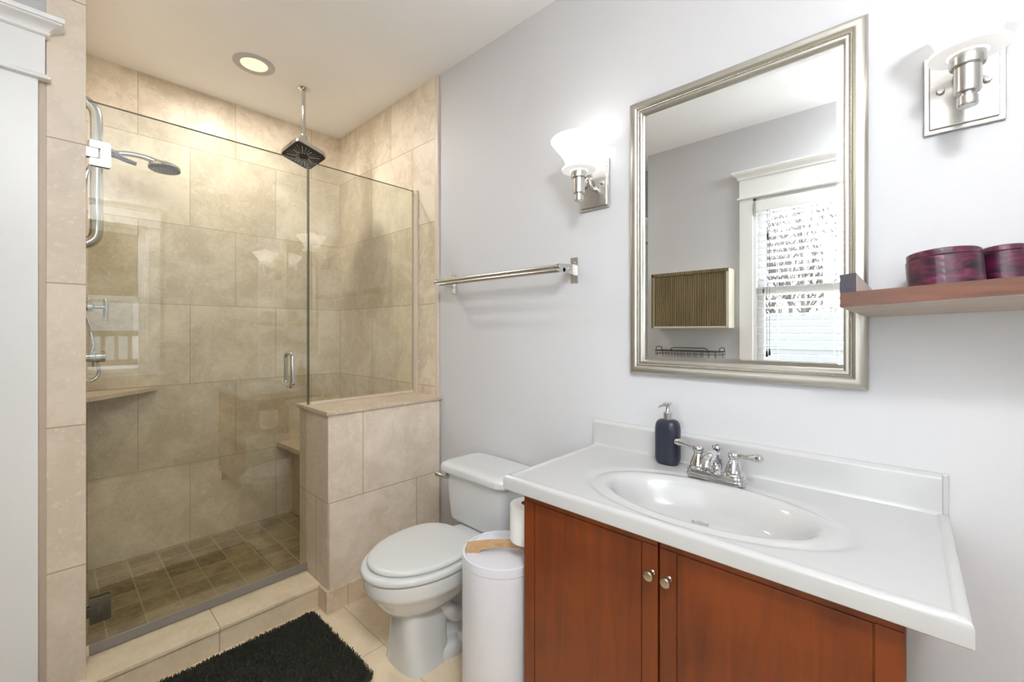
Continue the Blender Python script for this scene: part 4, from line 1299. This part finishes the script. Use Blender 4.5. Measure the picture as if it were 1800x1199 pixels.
# ------------------------------------------------------------------ things on the left wall, seen in the mirror
TB0, TB1, TZ0, TZ1 = 0.913, 1.476, 1.292, 1.712
tc_ = Thing('tambour_cabinet', 'small cream wall cabinet with brown ribbed sliding front, reflected in the mirror', 'cabinet', (XL, 1.2, TZ0))
fxx = XL + 0.136
cbm = MB()
cbm.box(XL + 0.0005, fxx, TB0, TB0 + 0.02, TZ0, TZ1, 0.002)
cbm.box(XL + 0.0005, fxx, TB1 - 0.02, TB1, TZ0, TZ1, 0.002)
cbm.box(XL + 0.0005, fxx, TB0 + 0.02, TB1 - 0.02, TZ0, TZ0 + 0.014, 0.002)
cbm.box(XL + 0.0005, fxx, TB0 + 0.02, TB1 - 0.02, TZ1 - 0.02, TZ1, 0.002)
cbm.box(XL + 0.0005, XL + 0.008, TB0 + 0.02, TB1 - 0.02, TZ0 + 0.014, TZ1 - 0.02)
tc_.part('case', cbm, M['cream'])
trm = MB()
for (a, b_, c, d) in ((TB0 + 0.004, TB1, TZ1 - 0.022, TZ1 + 0.001), (TB1 - 0.016, TB1 + 0.001, TZ0, TZ1)):
    trm.box(fxx + 0.0002, fxx + 0.003, a, b_, c, d, 0.001)
tc_.part('front_edge', trm, M['tambour'])
tm_ = MB()
y = TB0 + 0.021
while y < TB1 - 0.03:
    tm_.box(fxx - 0.012, fxx - 0.004, y, y + 0.0155, TZ0 + 0.015, TZ1 - 0.021, 0.003, 2)
    y += 0.0165
tdo = tc_.part('sliding_front', tm_, M['tambour'])
tc_.part('finger_pull', MB().lathe([(0, 0.002), (0.013, 0.0015), (0.014, 0), (0, 0)], (fxx - 0.0042, TB1 - 0.075, 1.50), 20, 'X'), M['porch'], tdo)

ls = MB().box(XL + 0.0005, XL + 0.235, 0.90, 1.50, 1.045, 1.065, 0.003)
tag(build('side_shelf', ls, M['trim'], (XL, 1.2, 1.045)), 'white shelf below the small wall cabinet, reflected in the mirror', 'shelf')
bk = Thing('wire_basket', 'black wire basket on the white shelf, reflected in the mirror', 'basket', (XL + 0.12, 1.2, 1.066))
b0x, b1x, b0y, b1y, bz0, bz1 = XL + 0.03, XL + 0.20, 0.965, 1.425, 1.0685, 1.135
wr_ = MB()
for zz, r_ in ((bz0, 0.0022), ((bz0 + bz1) / 2, 0.0018), (bz1 - 0.012, 0.0032)):
    wr_.tube([(x, y, zz) for x, y in rrect(b0x, b1x, b0y, b1y, 0.02, 4)], r_, 8, closed=True)
for k in range(10):
    y = b0y + 0.02 + (b1y - b0y - 0.04) * k / 9
    wr_.tube([(b0x, y, bz1 - 0.012), (b0x, y, bz0), (b1x, y, bz0), (b1x, y, bz1 - 0.012)], 0.0016, 6)
for k in range(4):
    x = b0x + 0.02 + (b1x - b0x - 0.04) * k / 3
    wr_.tube([(x, b0y, bz1 - 0.012), (x, b0y, bz0), (x, b1y, bz0), (x, b1y, bz1 - 0.012)], 0.0016, 6)
bk.part('wire_body', wr_, M['wire'])
bk.part('raised_rim', MB().tube([(b1x, b0y + 0.07, bz1 - 0.012), (b1x, b0y + 0.072, bz1 + 0.006), (b1x, b0y + 0.09, bz1 + 0.014), (b1x, b1y - 0.15, bz1 + 0.014), (b1x, b1y - 0.13, bz1 + 0.006), (b1x, b1y - 0.128, bz1 - 0.012)], 0.0032, 8), M['wire'])
for yy in (b0y, b1y):
    bk.part('end_handle', MB().tube([(b0x + 0.03, yy, bz1 - 0.012), (b0x + 0.035, yy, bz1 + 0.012), (b0x + 0.06, yy, bz1 + 0.017), (b1x - 0.06, yy, bz1 + 0.017), (b1x - 0.035, yy, bz1 + 0.012), (b1x - 0.03, yy, bz1 - 0.012)], 0.003, 8), M['wire'])

# ------------------------------------------------------------------ outdoors beyond the two windows
def outdoors(o):
    return o
tag(build('lawn', MB().box(-22, 12, -22, 12, -0.75, -0.7), M['lawn']), 'dull winter lawn outside the windows', 'ground', kind='structure')
nh = Thing('neighbour_house', 'low grey-roofed white house beyond the blinds, seen in the mirror', 'house', (-8, 1.0, -0.7))
nh.part('wall', MB().box(-10.5, -6.2, -3.5, 5.5, -0.7, 1.0), M['siding'])
nh.part('roof', MB().prism([(-5.6, 0.75), (-8.3, 1.62), (-11.0, 0.75), (-11.0, 0.68), (-8.3, 1.55), (-5.6, 0.68)], -3.9, 5.9, 'Y'), M['roof'])
def tree(x, y, h_, seed, label):
    rn = random.Random(seed)
    mb = MB()
    def br(p, d, ln, r_, lvl):
        pts = [p]
        dd = d.copy()
        for k in range(3):
            dd = (dd + Vector((rn.uniform(-.2, .2), rn.uniform(-.2, .2), rn.uniform(-.05, .2)))).normalized()
            q = pts[-1] + dd * ln / 3
            rad = math.hypot(q.x - x, q.y - y)
            if rad > 1.15:
                q.x, q.y = x + (q.x - x) * 1.15 / rad, y + (q.y - y) * 1.15 / rad
            pts.append(q)
        mb.tube(pts, [r_, r_ * 0.85, r_ * 0.7, r_ * 0.5], 4 if lvl else 7, caps=False)
        if lvl < 4:
            for k in range((7, 6, 5, 4)[lvl]):
                q = pts[rn.randint(1, 3)]
                nd = (dd + Vector((rn.uniform(-1, 1), rn.uniform(-1, 1), rn.uniform(-.3, .6)))).normalized()
                br(q, nd, ln * rn.uniform(0.45, 0.68), max(0.011, r_ * 0.45), lvl + 1)
    br(Vector((x, y, -0.7)), Vector((0, 0, 1)), h_, h_ * 0.024, 0)
    return tag(build('bare_tree', mb, M['bark'], (x, y, -0.7), recalc=False), label, 'tree', 'bare trees outside the window')
for k, (x, y, h_) in enumerate(((-12.0, 2.2, 3.6), (-12.4, 4.7, 3.9), (-12.0, 7.2, 3.5), (-16.5, 6.0, 4.2), (-16.0, 3.4, 4.4))):
    tree(x, y, h_, 11 + k, 'bare brown tree beyond the low roof, seen through the blinds in the mirror')
fh = Thing('street_house', 'white house across the street, faintly reflected in the shower glass', 'house', (0.5, -11, -0.7))
fh.part('wall', MB().box(-6, 8, -12, -10.5, -0.7, 3.2), M['house'])
fh.part('roof', MB().prism([(-10.0, 3.15), (-12.5, 4.6), (-15.0, 3.15), (-15.0, 3.05), (-10.0, 3.05)], -6.4, 8.4, 'X'), M['roof'])
for k in range(4):
    fh.part('window', MB().box(-4.6 + k * 2.6, -3.7 + k * 2.6, -10.52, -10.46, 0.5, 2.1, 0.01), M['pale_pane'])
pr = Thing('porch_railing', 'brown porch railing with square spindles, reflected in the shower glass', 'railing', (0.2, -2.6, 0))
pr.part('top_rail', MB().box(-2.2, 2.4, -2.66, -2.58, 1.21, 1.275, 0.008), M['porch'])
pr.part('bottom_rail', MB().box(-2.2, 2.4, -2.65, -2.59, 0.86, 0.93, 0.006), M['porch'])
for k in range(38):
    x = -2.1 + k * 0.12
    pr.part('spindle', MB().box(x, x + 0.036, -2.638, -2.602, 0.93, 1.21), M['porch'])
tag(build('porch_floor', MB().box(-2.4, 2.6, -2.72, YR - 0.125, -0.7, -0.02), M['porch']), 'brown boarded porch floor outside the rear window', 'porch floor', kind='structure')
tag(build('porch_ceiling', MB().box(-2.4, 2.6, -2.75, YR - 0.125, 2.25, 2.35).box(-2.4, 2.6, -2.75, -2.68, 1.66, 2.25), M['roller']), 'tan boarded porch ceiling outside the rear window', 'porch ceiling', kind='structure')
